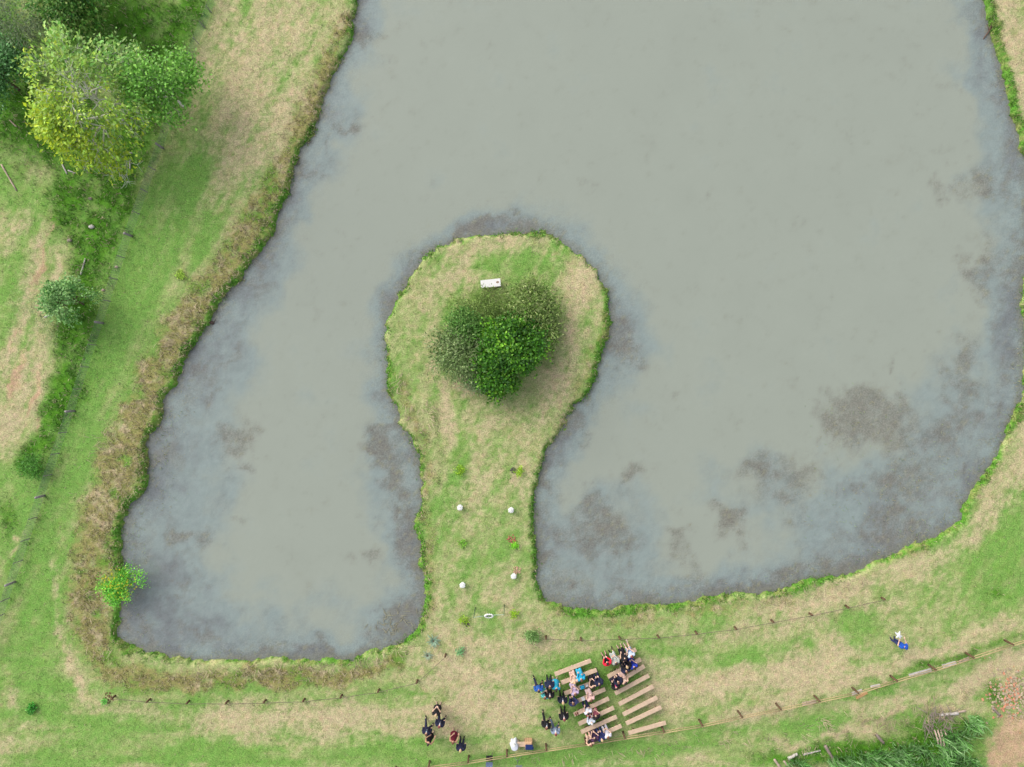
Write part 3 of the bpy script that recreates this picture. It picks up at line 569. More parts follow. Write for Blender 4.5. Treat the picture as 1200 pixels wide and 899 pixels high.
# clipped bushes beside the path
tree('small_bush', 'small speckled green bush right of the aisle at the end of the rope fence', 'bush', 624, 745, .6, 8, .35, [alb(70,115,45), alb(120,160,85), alb(180,200,140)], 1100, .09, 33, clump=.12, r0=.02, levels=3)
def weedy(label, px, py, rpx, pal, seed, n=200, ls=.09, h=.25, name='leafy_weed', grp=None):
    return tree(name, label, 'plant', px, py, h, rpx, h*.6, pal, n, ls, seed, clump=.07, r0=.012, levels=2, kids=6, spread=1.2, parts=('stem', 'leaves'), group=grp, zmin=.05)
YG = [alb(130,175,35), alb(165,200,50)]
GA = 'small plants bedded along both sides of the aisle'
for lab, x, y, r, pal, sd in [('yellow-green plant on the left of the aisle, nearest the island', 539, 551, 5, YG, 41), ('yellow-green plant on the right of the aisle, nearest the island', 608, 553, 5, YG, 42),
    ('green plant on the left of the aisle between the two white pots', 542, 637, 4, [alb(110,170,50), alb(140,190,70)], 43), ('bright green plant on the right of the aisle beside red earth', 603, 639, 3.5, [alb(110,190,10), alb(140,205,60)], 44),
    ('yellow-green plant left of the string gate', 543, 727, 5, YG, 45), ('yellow-green plant right of the string gate', 603, 720, 5, YG, 46)]:
    weedy(lab, x, y, r, pal, sd, grp=GA)
weedy('lone yellow-green weed in the mown strip by the left bank', 212, 322, 8, [alb(150,190,70), alb(185,210,90)], 47, n=170, ls=.13)
weedy('lone leafy green weed in the bottom left lawn', 37, 831, 5, [alb(50,140,40), alb(90,165,60)], 48, ls=.16)
weedy('small green plant at the left end of the rope fence', 122, 822, 2.5, [alb(90,180,60), alb(120,200,90)], 49, n=120)
weedy('small aloe-like green plant beside the last post of the left rope fence', 539, 762, 4, [alb(110,170,110), alb(140,190,130)], 50)
# dark mulch and reddish earth patches by the aisle plants
def patch(label, px, py, r, col, seed):
    rs = random.Random(seed); m = MB(); x, y = at(px, py)
    for i in range(26):
        a = rs.uniform(0, 6.28); q = r*math.sqrt(rs.random()); m.ell((math.cos(a)*q, math.sin(a)*q, .015), (rs.uniform(.03, .08), rs.uniform(.03, .07), .03), 6, 4)
    o = m.build('soil_clods', mat('clods%s' % (str(col)), col, .95, .3, 20)); o.location = (x, y, 0); tag(o, label, None, None, 'stuff')
for a in [('dark mulch by the right hand plant nearest the island', 601, 551, .16, alb(90,85,80), 1), ('reddish crumbled earth beside the bright green plant', 600, 632, .3, alb(175,110,90), 2), ('pinkish crumbled earth by the right hand white pot', 606, 668, .25, alb(200,160,135), 3),
          ('dark soil below the plant left of the string gate', 546, 731, .2, alb(110,100,90), 4), ('brown earth at the left end of the rope fence', 127, 818, .35, alb(120,95,65), 5)]: patch(*a)
# agaves
def agave(label, px, py, R_, seed, col):
    rs = random.Random(seed); m = MB(); x, y = at(px, py, .2)
    root = empty('agave', (x, y, 0)); tag(root, label, 'plant', 'spiky agaves by the rope fence')
    mt = mat('agave_leaf'+str(seed), col, .5, .2, 6)
    for i in range(24):
        a = i*2.4; el = .15+.9*(i/24); L_ = R_*(1-.35*i/24)*rs.uniform(.85, 1.1)
        lf = MB(); lf.leafblade((0, 0, .06), (math.cos(a)*math.cos(el), math.sin(a)*math.cos(el), math.sin(el)), L_, R_*.17, .25); m.v_off = len(m.v)
        m.f += [tuple(k+len(m.v) for k in f) for f in lf.f]; m.v += lf.v
    m.build('leaves', mt, root); MB().tube([(0, 0, -.03), (0, 0, .16)], [.09, .05]).build('stem', BARK_B, root)
agave('larger grey-green agave left of the aisle by the pond corner', 508, 752, .58, 1, alb(150,180,150))
agave('smaller pale agave below the larger one by the pond corner', 501, 769, .42, 2, alb(165,185,155))

# ================================================================== fences
POSTM = mat('dark_post_wood', alb(108,84,62), .9, .3, 15, bump=.3); ROPE = mat('dark_rope', alb(125,112,98), .9, .15, 40)
RAILM = mat('tan_rail_wood', alb(186,166,122), .85, .2, 8, bump=.3); GREYP = mat('weathered_grey_post', alb(160,152,150), .9, .25, 10, bump=.3); WIRE = mat('fence_wire', alb(120,140,120), .5, .1, 30, metal=.0)
def rope_fence(label, mids, hgt, start=None, end=None):
    root = empty('rope_fence', (*at(*mids[0]), 0)); tag(root, label, 'fence', 'rope fences on short posts round the pond'); bx, by = at(*mids[0])
    P = [at(x, y, hgt*.5) for x, y in mids]
    for i, (x, y) in enumerate(P):
        m = MB(); l = random.uniform(-.02, .02)
        m.tube([(x-bx, y-by, -.1), (x-bx+l, y-by, hgt*.6), (x-bx+l, y-by+l, hgt-.02), (x-bx+l, y-by+l, hgt)], [.07, .068, .066, .05], 9); m.build('post', POSTM, root, True)
    m = MB()
    PP = ([at(*start)] if start else []) + P + ([at(*end)] if end else [])
    for (x0, y0), (x1, y1) in zip(PP[:-1], PP[1:]):
        m.tube([(x0+(x1-x0)*t-bx, y0+(y1-y0)*t-.085-by, hgt*.72-.06*4*t*(1-t)) for t in (0, .25, .5, .75, 1)], .016, 5)
    m.build('rope', ROPE, root, True)
rope_fence('rope fence on short dark posts below the left arm of the pond', [(133,817),(174,821),(220,823),(266,823),(310,822),(356,820.5),(400,816),(443.5,809.5),(489,798.5),(522,768)], .44)
rope_fence('rope fence on short dark posts below the right side of the pond', [(640,747),(681,749),(726,747.5),(771,746),(816,741.5),(862,736),(905,728),(950,720),(993,711),(1035,701.5)], .44)

def rail_fence():
    mids = [(463,904),(503,896.7),(549,890.5),(594,883.5),(640,876.5),(686,869.5),(731,862.3),(776.5,855.3),(821,848),(867,838),(912,829),(957,819.5),(1002,810),(1047,796),(1092,783),(1136,769),(1182,754),(1228,740)]
    hgt = .78; P = [at(x, y, .39) for x, y in mids]; bx, by = P[0]
    root = empty('rail_fence', (bx, by, 0)); tag(root, 'long post and rail fence with tan rails running along the bottom of the field', 'fence')
    for x, y in P:
        m = MB(); m.tube([(x-bx, y-by+.07, -.1), (x-bx, y-by+.07, hgt*.5), (x-bx, y-by+.07, hgt+.04)], [.068, .066, .06], 8); m.build('post', POSTM, root, True)
    for (x0, y0), (x1, y1) in zip(P[:-1], P[1:]):
        for z, r in ((.72, .034), (.48, .03)):
            m = MB(); e = random.uniform(-.02, .02)
            m.tube([(x0-bx, y0-by-.06, z), ((x0+x1)/2-bx, (y0+y1)/2-by-.06, z+e), (x1-bx, y1-by-.06, z)], [r, r*.9, r*.95], 7); m.build('rail', RAILM, root, True)
rail_fence()

def wire_fence():
    big = [(252,-8),(222,66),(187,171),(150,275),(116,378),(82,482),(47,582),(12,684),(-14,760)]
    hgt = .92; P = [at(x, y, .46) for x, y in big]; bx, by = P[0]
    root = empty('wire_fence', (bx, by, 0)); tag(root, 'netting fence on grey posts running down the left side of the mown strip', 'fence')
    for x, y in P:
        m = MB(); m.tube([(x-bx, y-by, -.1), (x-bx, y-by, hgt*.5), (x-bx, y-by, hgt)], [.08, .08, .075], 8); m.build('post', GREYP, root, True)
    dm = MB(); wm_ = MB()
    for (x0, y0), (x1, y1) in zip(P[:-1], P[1:]):
        for t in (.25, .5, .75):
            x, y = x0+(x1-x0)*t-bx, y0+(y1-y0)*t-by; m = MB(); m.tube([(x, y, -.02), (x, y, hgt*.95)], .028, 5); m.build('dropper', GREYP, root)
        for z in (.08, .22, .36, .5, .62, .75, .88):
            wm_.tube([(x0-bx, y0-by, z), (x1-bx, y1-by, z)], .007, 4)
        n = 42
        for k in range(n):
            t = (k+.5)/n; x, y = x0+(x1-x0)*t-bx, y0+(y1-y0)*t-by; wm_.tube([(x, y, .05), (x, y, .88)], .005, 3)
    wm_.build('wire_netting', WIRE, root)
wire_fence()

# ================================================================== logs, planks and other loose wood
WPAL = mat('bleached_wood', alb(205,198,190), .9, .18, 8, bump=.3); WPNK = mat('pinkish_wood', alb(188,168,150), .9, .2, 8, bump=.3); WGRY = mat('grey_wood', alb(148,134,122), .9, .25, 8, bump=.3); WRED = mat('reddish_stick', alb(170,125,105), .9, .2, 8)
def logp(name, label, x0, y0, x1, y1, wpx, m_, cat='log', flat=False, grp=None, z=None):
    (ax, ay), (bx, by) = at(x0, y0), at(x1, y1); w_ = wpx/18/2; L_ = math.hypot(bx-ax, by-ay); rz = math.atan2(by-ay, bx-ax); m = MB()
    if flat: m.box((0, 0, .03), (L_, w_*2, .05))
    else:
        n = 7; m.tube([((-.5+i/(n-1))*L_, random.uniform(-.15, .15)*w_, w_*.8) for i in range(n)], [w_*random.uniform(.8, 1.1) for i in range(n)], 9)
    o = m.build(name, m_, None, not flat); o.location = ((ax+bx)/2, (ay+by)/2, z or 0); o.rotation_euler[2] = rz
    tag(o, label, cat, grp)
GP = 'planks lying along the rail fence'
logp('plank', 'short faded pinkish plank against the rail fence, leftmost of the planks there', 940, 825, 956, 822, 4, WPNK, 'plank', True, GP)
logp('plank', 'short bleached plank beside the post with broken tan wood', 998, 813, 1010, 808.5, 3, WPAL, 'plank', True, GP)
logp('plank', 'narrow whitish plank between two posts, left of the longest plank', 1020, 805, 1031, 802.5, 3, WPAL, 'plank', True, GP)
logp('plank', 'longest pale plank lying beside the rail fence', 1065, 791.5, 1091, 784.5, 3.6, WPAL, 'plank', True, GP)
logp('plank', 'stacked white planks lying by the rail fence, right of the longest plank', 1104, 781, 1120, 776.5, 4.6, WPAL, 'plank', True, GP)
logp('plank', 'faded pink plank under the rail fence, rightmost of the planks there', 1123, 776, 1135, 770.5, 3.2, WPNK, 'plank', True, GP)
logp('split_wood', 'broken tan wood pieces at the foot of a rail fence post', 1003, 818, 1016, 811.5, 3, mat('orange_wood', alb(205,160,110), .9), 'log', True)
logp('pole', 'straight white pole lying in dry grass above the cane grass', 1100, 837, 1122, 835.5, 3.6, WPAL, 'pole')
logp('pole', 'faded end of pole in straw right of the white pole', 1122.5, 834, 1131, 832.5, 2.6, WPNK, 'pole')
logp('log', 'short grey-brown log at the left edge of the cane grass', 1026, 860, 1035, 870.5, 3.4, WGRY)
logp('log', 'grey log lying near the soil patch by the broken bricks', 1162, 829, 1171, 837.5, 3.2, WGRY)
logp('log', 'dark weathered log standing out of the grass near the bottom edge', 966, 873, 978, 893, 3.6, WGRY)
logp('log', 'small brown log cut by the bottom edge, left of the dark weathered log', 907, 889, 914, 899, 3.4, WPNK)
logp('log', 'thin brown log right beside the small brown log at the bottom edge', 918, 891, 927, 901, 3, WPNK)
logp('branch', 'pale thin branch lying near the small logs at the bottom edge', 941, 884, 961, 879, 2, WPAL, 'branch')
logp('branch', 'whitish rough chunk of wood left of the pale thin branch', 923, 888.5, 934, 883, 4, WPAL, 'branch')
GS = 'sticks lying in the left pasture'
logp('stick', 'pale stick pointing out above the small blue-green tree', 95, 322, 100.5, 303, 1.8, WPAL, 'stick', False, GS)
logp('stick', 'reddish stick left of the yellow-green tree', 24, 57, 31, 50, 2, WRED, 'stick', False, GS)
logp('stick', 'short pale stick left of the yellow-green tree beside the reddish stick', 33, 56, 42, 55, 1.6, WPNK, 'stick', False, GS)
logp('stick', 'grey stick standing off the lower right of the yellow-green tree', 152, 204, 153, 188, 2, WPAL, 'stick', False, GS)
logp('stick', 'level grey stick just above another at the lower right of the yellow-green tree', 145, 178.5, 156, 179.5, 1.8, WPAL, 'stick', False, GS)
logp('stick', 'curved white stick below the yellow-green tree', 72, 190, 79, 204, 1.8, WPAL, 'stick', False, GS)
logp('stick', 'small white stick right of the curved white stick', 80, 200, 90, 203, 1.6, WPAL, 'stick', False, GS)
logp('stick', 'long pale stick in the grass left below the yellow-green tree', 2, 193, 20, 224, 1.8, WPNK, 'stick', False, GS)
logp('stick', 'short tan stick at the upper left below the yellow-green tree', 12, 141, 20, 149, 1.8, WPNK, 'stick', False, GS)
logp('stick', 'white stick crossing the lower edge of the small blue-green tree', 58, 373, 70, 369, 1.8, WPAL, 'stick', False, GS, .5)
def rock(label, px, py, r, m_, seed, name='rock', grp='stones in the left pasture'):
    rs = random.Random(seed); m = MB(); m.ell((0, 0, r*.3), (r, r*.7, r*.5), 9, 6); m.v = [(x*rs.uniform(.85, 1.15), y*rs.uniform(.85, 1.15), z) for x, y, z in m.v]
    o = m.build(name, m_, None, True); o.location = (*at(px, py), 0); tag(o, label, 'stone', grp)
rock('small white stone in dark grass left of the wire fence', 108, 266, .2, WPAL, 1); rock('brownish stone in dark grass near the top of the lush strip', 106, 233, .14, WGRY, 2)
rock('flat grey stone left below the small white stone', 82, 282, .18, WGRY, 3); rock('pinkish stone close to the fence, upper of two', 137, 313, .13, WPNK, 4); rock('pinkish stone close to the fence, lower of two', 121, 340, .13, WPNK, 5)

# dead fronds heap
m = MB(); rs_ = random.Random(4)
root = empty('dead_fronds', (*at(1096, 855), 0)); tag(root, 'heap of dry grey dead palm fronds sticking out of the cane grass', 'dead plant')
for i in range(60):
    a = rs_.uniform(-2.3, -.7) if i < 34 else rs_.uniform(0, 6.28); L_ = rs_.uniform(.3, 1.0); x = rs_.uniform(-.9, .9)
    lf = MB(); lf.leafblade((x, .7+rs_.uniform(-.6, .6), .1+rs_.uniform(0, .3)), (math.cos(a), math.sin(a), rs_.uniform(0, .5)), L_, .065, .3)
    m.f += [tuple(k+len(m.v) for k in f) for f in lf.f]; m.v += lf.v
m.build('fronds', WGRY, root); m = MB()
for i, (dx, l) in enumerate(((.0, .9), (.2, 1.1), (-.2, .8), (.45, .9))): m.tube([(dx, .1, .25), (dx+.08, .1-l*.6, .45), (dx+.1, .1-l, .5)], [.05, .06, .05], 7)
m.build('stalks', WPNK, root, True)

# broken bricks
rs_ = random.Random(9); m = MB(); m2 = MB()
for i in range(520):
    x, y = at(rs_.gauss(1187, 14), rs_.gauss(815, 14)); s = rs_.uniform(.03, .12)
    M_ = Matrix.Rotation(rs_.uniform(0, 6.28), 4, 'Z') @ Matrix.Rotation(rs_.uniform(-.6, .6), 4, 'X')
    (m if i % 4 == 0 else m2).box((x, y, s*.35), (s*1.5, s, s*.7), mtx=M_)
o = m.build('brick_pieces', mat('orange_brick', alb(214,150,118), .9, .25, 4)); tag(o, 'broken orange bricks and tiles heaped at the right edge above the bare soil', None, None, 'stuff')
o = m2.build('rubble', mat('rubble_grey', alb(188,170,142), .9, .3, 4)); tag(o, 'greyish rubble and twigs mixed with the broken bricks', None, None, 'stuff')

# branch lying in the water on the right bank
m = MB(); 
m.tube([(0, 0, 0), (.35, .5, .06), (.5, 1.1, .15)], [.03, .04, .03], 6); m.tube([(.35, .5, .06), (.1, .9, .2)], [.025, .012], 5); m.tube([(.4, .7, .1), (.75, .9, .2)], [.02, .01], 5)
o = m.build('branch', mat('dark_branch', alb(110,85,70), .9)); o.location = (*at(1152, 46, WATER_Z), WATER_Z+.02); tag(o, 'dark broken branch in the water by the upper right bank', 'branch')
m = MB(); m.tube([(0, 0, 0), (-.3, .15, .1), (-.5, .5, .1)], [.05, .04, .02], 6); m.tube([(0, 0, 0), (.2, .3, .15)], [.04, .02], 6); m.ell((-.1, .1, .02), (.16, .12, .1), 8, 6)
o = m.build('driftwood', mat('dark_driftwood', alb(85,70,62), .9)); o.location = (*at(250, 380, WATER_Z), WATER_Z); tag(o, 'dark snag of driftwood at the left bank of the pond', 'driftwood')

# ================================================================== white bench on the island
WHITE = mat('white_paint', alb(232,230,226,1.45), .5, .08, 6); RUST = mat('rust_stain', alb(165,140,120), .8, .2, 10)
bx, by = at(575, 332, .45); root = empty('garden_bench', (bx, by, 0), R(6)); tag(root, 'white rectangular garden bench standing alone on the island lawn', 'bench')
m = MB(); m.box((0, 0, .43), (1.28, .5, .06)); m.build('seat', WHITE, root)
for sx in (-.48, .48): m = MB(); m.box((sx, 0, .2), (.1, .44, .4)); m.build('leg', WHITE, root)
m = MB(); m.box((0, 0, .2), (.86, .05, .08)); m.build('stretcher', WHITE, root)
m = MB(); m.ell((.45, .02, .458), (.12, .09, .006), 10, 4); m.build('stain', RUST, root)

# white flower pots on the aisle
POT = mat('white_flower_petal', alb(238,238,232,1.4), .7, .1, 20); POTB = mat('white_pot', alb(215,215,208), .5, .06, 10)
def pot(label, px, py, seed):
    rs = random.Random(seed); x, y = at(px, py, .4); root = empty('flower_pot', (x, y, 0)); tag(root, label, 'flower pot', 'white flower pots lining the aisle'); root.scale = (.85,)*3
    MB().tube([(0, 0, 0), (0, 0, .05), (0, 0, .28), (0, 0, .32)], [.11, .13, .17, .18], 16).build('pot', POTB, root, True)
    m = MB()
    for i in range(34):
        a = i*2.4; q = .21*math.sqrt(i/34); m.ell((math.cos(a)*q, math.sin(a)*q, .42+.07*math.cos(q*7)+rs.uniform(-.02, .02)), (.05, .05, .035), 7, 5)
    m.build('flowers', POT, root, True); m = MB()
    for i in range(12): a = i*.52; m.leafblade((math.cos(a)*.08, math.sin(a)*.08, .33), (math.cos(a), math.sin(a), .3), .19, .06, .3)
    m.build('leaves', mat('pot_leaf', alb(120,150,110)), root)
pot('white flower pot on the left of the aisle, the one nearer the island', 539, 595, 1); pot('white flower pot on the right of the aisle, the one nearer the island', 599, 598, 2)
pot('white flower pot on the left of the aisle, the one nearer the string gate', 542, 686, 3); pot('white flower pot on the right of the aisle, the one nearer the string gate', 602, 675.5, 4)

# string gate with white wreath
(ax, ay), (bx, by) = at(557, 712), at(591, 709); gx0, gy0 = (ax+bx)/2, (ay+by)/2
root = empty('string_gate', (gx0, gy0, 0)); tag(root, 'light string gate with a white wreath between two thin green stakes', 'gate')
SM = mat('green_stake', alb(105,130,90), .8)
for x, y in ((ax, ay), (bx, by)): m = MB(); m.tube([(x-gx0, y-gy0, 0), (x-gx0, y-gy0, 1.05), (x-gx0, y-gy0, 2.0)], [.035, .03, .025], 7); m.build('stake', SM, root, True)
m = MB(); m.tube([(ax-gx0+(bx-ax)*t, ay-gy0+(by-ay)*t, 1.95-.5*t*(1-t)) for t in [i/10 for i in range(11)]], .018, 5); m.build('string', mat('pale_string', alb(175,200,180), .8), root, True)
m = MB()
for i in range(14):
    a = i/14*6.28; m.ell((math.cos(a)*.24, -.03+math.sin(a)*.13, 1.83+math.sin(a)*.1), (.06, .06, .05), 8, 6)
m.build('wreath', POT, root, True); m = MB()
for i in range(8): a = i/8*6.28+.2; m.ell((math.cos(a)*.13, -.03+math.sin(a)*.06, 1.83+math.sin(a)*.05), (.04, .035, .03), 6, 5)
m.build('wreath_leaves', SM, root, True)

# ================================================================== plank benches
PLANK = mat('bare_timber_plank', alb(218,190,162), .8, .2, 5, bump=.25); PLEG = mat('timber_bench_leg', alb(165,138,112), .85, .2, 6)
BL = [((650.2,790.4),(692.6,774.2)), ((657.6,800.4),(699.4,785.2)), ((661.5,813.0),(702.5,797.2)), ((668.0,825.5),(709.3,807.6)), ((672.5,837.8),(713.6,818.6)), ((678.0,848.8),(719.4,829.4)), ((681.0,858.2),(722.8,840.0)), ((687.0,869.0),(728.3,850.6))]
BR = [((708.6,778.6),(745.6,761.4)), ((712.2,793.4),(751.2,772.8)), ((717.0,804.2),(755.2,780.6)), ((720.8,813.0),(760.6,791.8)), ((725.4,825.5),(765.6,804.4)), ((730.2,837.6),(770.2,817.4)), ((733.8,848.2),(775.0,828.8)), ((736.4,859.4),(780.4,847.0))]
ORD = ['front row nearest the pond', 'second row from the pond', 'third row from the pond', 'fourth row from the pond', 'fifth row from the pond', 'sixth row from the pond', 'seventh row from the pond', 'last row nearest the rail fence']
SEATZ = .45; bench_meshes = None; BENCH = {}
for side, L_ in (('left', BL), ('right', BR)):
    for i, (p, q) in enumerate(L_):
        (ax, ay), (bx, by) = at(*p, SEATZ), at(*q, SEATZ); cx, cy = (ax+bx)/2, (ay+by)/2; rz = math.atan2(by-ay, bx-ax); ln = math.hypot(bx-ax, by-ay)
        root = empty('plank_bench', (cx, cy, 0), rz); tag(root, 'backless timber plank bench, %s block, %s' % (side, ORD[i]), 'bench', 'plank benches in two blocks of rows')
        if bench_meshes is None:
            m = MB(); m.box((0, 0, SEATZ-.025), (2.5, .27, .05)); leg = MB(); leg.box((0, -.02, .2), (.06, .14, .395)); br = MB(); br.box((0, 0, .3), (1.75, .035, .1))
            bench_meshes = (m.mesh('seat'), leg.mesh('leg'), br.mesh('stretcher'))
            for me, mm in zip(bench_meshes, (PLANK, PLEG, PLEG)): me.materials.append(mm)
        o = link('seat', bench_meshes[0], None, root); o.scale = (ln/2.5, 1, 1)
        for sx in (-.9, .9): link('leg', bench_meshes[1], None, root, (sx, 0, 0))
        link('stretcher', bench_meshes[2], None, root); BENCH[side[0]+str(i+1)] = ((ax, ay), (bx, by))

# ================================================================== people
TMP = {}
def remesh(mb, name, voxel, smooth=4):
    me = mb.mesh(name+'_src'); o = bpy.data.objects.new('tmp', me); COL.objects.link(o)
    md = o.modifiers.new('r', 'REMESH'); md.mode = 'VOXEL'; md.voxel_size = voxel; md.use_smooth_shade = True
    if smooth: sm = o.modifiers.new('s', 'SMOOTH'); sm.iterations = smooth; sm.factor = .5
    dg = bpy.context.evaluated_depsgraph_get(); dg.update()
    out = bpy.data.meshes.new_from_object(o.evaluated_get(dg)); out.name = name
    bpy.data.objects.remove(o); bpy.data.meshes.remove(me); return out
def cap(m, p, q, r0, r1, n=12, fl=1.0):
    """tapered limb with rounded ends; fl flattens front to back"""
    p, q = Vector(p), Vector(q); d = (q-p); L_ = d.length; d.normalize()
    pts = []; rad = []
    for t in (-1, -.7, -.3): pts.append(p+d*r0*t); rad.append(r0*math.sqrt(max(0.02, 1-t*t)))
    for t in (0, .33, .66, 1): pts.append(p+(q-p)*t); rad.append(r0+(r1-r0)*t)
    for t in (.3, .7, 1): pts.append(q+d*r1*t); rad.append(r1*math.sqrt(max(0.02, 1-t*t)))
    b = len(m.v); m.tube(pts, rad, n)
    return m
def slab(m, rings, n=20):
    """closed loft of ellipses: (centre, rx, ry) stacked in z or along a spine"""
    b = len(m.v)
    for c, rx, ry in rings:
        for k in range(n): a = 2*math.pi*k/n; m.v.append((c[0]+math.cos(a)*rx, c[1]+math.sin(a)*ry, c[2]))
    for i in range(len(rings)-1):
        for k in range(n): k2 = (k+1) % n; m.f.append((b+i*n+k, b+i*n+k2, b+(i+1)*n+k2, b+(i+1)*n+k))
    m.f.append(tuple(b+k for k in reversed(range(n)))); m.f.append(tuple(b+(len(rings)-1)*n+k for k in range(n)))

def pose(kind):
    """joints, person faces +Y; x to their right is +X"""
    J = {}
    if kind.startswith('sit'):
        lean = .16 if kind == 'sit_lean' else .0
        J.update(pel=(0, 0, .56), wai=(0, .02+lean*.3, .74), che=(0, .01+lean*.8, .93), neck=(0, .03+lean*1.1, 1.08), head=(0, .06+lean*1.5, 1.21-lean*.25))
        for s, t in ((-1, 'l'), (1, 'r')):
            J['sh'+t] = (s*.175, .01+lean, 1.03); J['hip'+t] = (s*.09, .02, .53); J['kn'+t] = (s*.11, .44, .51); J['an'+t] = (s*.11, .43+.06*s*(kind == 'sit'), .09); J['to'+t] = (s*.13, .60+.06*s*(kind == 'sit'), .035)
            J['el'+t] = (s*.26, .06+lean, .79); J['wr'+t] = (s*.11, .27+lean, .66)
        if kind == 'sit_up': J.update(wrr=(.18, .25, .98), elr=(.27, .12, .80))
    else:
        J.update(pel=(0, 0, .95), wai=(0, .01, 1.10), che=(0, 0, 1.30), neck=(0, .01, 1.46), head=(0, .035, 1.60))
        for s, t in ((-1, 'l'), (1, 'r')):
            J['sh'+t] = (s*.18, 0, 1.40); J['hip'+t] = (s*.09, 0, .91); J['kn'+t] = (s*.10, .025, .49); J['an'+t] = (s*.10, -.02, .085); J['to'+t] = (s*.13, .14, .035)
            J['el'+t] = (s*.25, -.03, 1.13); J['wr'+t] = (s*.26, .06, .89)
        if kind == 'stride':
            J.update(knl=(-.16, .16, .50), anl=(-.24, .22, .09), tol=(-.28, .38, .04), knr=(.15, -.03, .49), anr=(.24, -.13, .10), tor=(.28, .02, .04))
        if kind == 'hold':
            for s, t in ((-1, 'l'), (1, 'r')): J['el'+t] = (s*.25, .05, 1.13); J['wr'+t] = (s*.09, .28, 1.16)
        if kind == 'reach': J.update(elr=(.27, .14, 1.17), wrr=(.24, .38, 1.22), ell=(-.25, .06, 1.13), wrl=(-.12, .28, 1.12))
    return {k: Vector(v) for k, v in J.items()}

def hand(m, J, t, s):
    w_, e = J['wr'+t], J['el'+t]; d = (w_-e).normalized(); side = d.cross(Vector((0, 0, 1)))
    if side.length < .2: side = Vector((1, 0, 0))
    side.normalize(); nrm = side.cross(d).normalized()
    if nrm.z > 0: nrm = -nrm
    pc = w_+d*.05
    cap(m, w_+d*.01, w_+d*.075, .026, .028, 8); cap(m, w_+d*.03-side*.02, w_+d*.08-side*.022, .018, .018, 8); cap(m, w_+d*.03+side*.02, w_+d*.08+side*.022, .018, .018, 8)
    for i, l in enumerate((.066, .078, .072, .056)):
        b0 = w_+d*.085+side*(-.036+.024*i); b1 = b0+d*l*.55+nrm*.008; b2 = b1+(d*.7+nrm*.7)*l*.5
        cap(m, b0, b1, .0105, .0098, 6); cap(m, b1, b2, .0098, .0085, 6)
    tb = w_+d*.03-side*s*.032; t1 = tb+(d*.75-side*s*.65)*.042; cap(m, tb, t1, .0135, .012, 6); cap(m, t1, t1+(d+nrm*.5).normalized()*.032, .012, .0095, 6)

def body_mesh(kind):
    J = pose(kind); m = MB()
    slab_p = [(J['pel']-Vector((0, 0, .09)), .10, .09), (J['pel'], .165, .115), (J['wai'], .135, .095), (J['che']-Vector((0, 0, .06)), .155, .11), (J['che']+Vector((0, 0, .06)), .165, .105), (J['neck']-Vector((0, 0, .045)), .11, .075), (J['neck'], .055, .055)]
    slab(m, slab_p)
    cap(m, J['neck']-Vector((0, 0, .04)), J['head']-Vector((0, .02, .05)), .056, .053)
    for s, t in ((-1, 'l'), (1, 'r')):
        cap(m, J['neck']-Vector((0, 0, .05)), J['sh'+t], .05, .058); cap(m, J['sh'+t], J['el'+t], .052, .040); cap(m, J['el'+t], J['wr'+t], .040, .026)
        cap(m, J['hip'+t], J['kn'+t], .088, .056); cap(m, J['kn'+t], (J['kn'+t]*.6+J['an'+t]*.4), .055, .055); cap(m, (J['kn'+t]*.6+J['an'+t]*.4), J['an'+t], .054, .036)
        cap(m, J['an'+t]-Vector((0, .02, .03)), J['to'+t], .036, .03); hand(m, J, t, s)
    h = J['head']
    m.ell(h+Vector((0, -.005, .02)), (.075, .093, .098), 20, 14); m.ell(h+Vector((0, .022, -.045)), (.055, .062, .062), 16, 10)   # skull, jaw
    m.ell(h+Vector((0, .098, -.012)), (.013, .018, .024), 8, 6); m.ell(h+Vector((0, .084, .022)), (.055, .016, .012), 10, 6)        # nose, brow
    m.ell(h+Vector((0, .083, -.05)), (.024, .012, .009), 8, 6); m.ell(h+Vector((0, .078, -.088)), (.02, .014, .014), 8, 6)          # lips, chin
    for s in (-1, 1): m.ell(h+Vector((s*.077, -.005, -.01)), (.012, .02, .03), 8, 6)
    return remesh(m, 'body', .0105, 2)

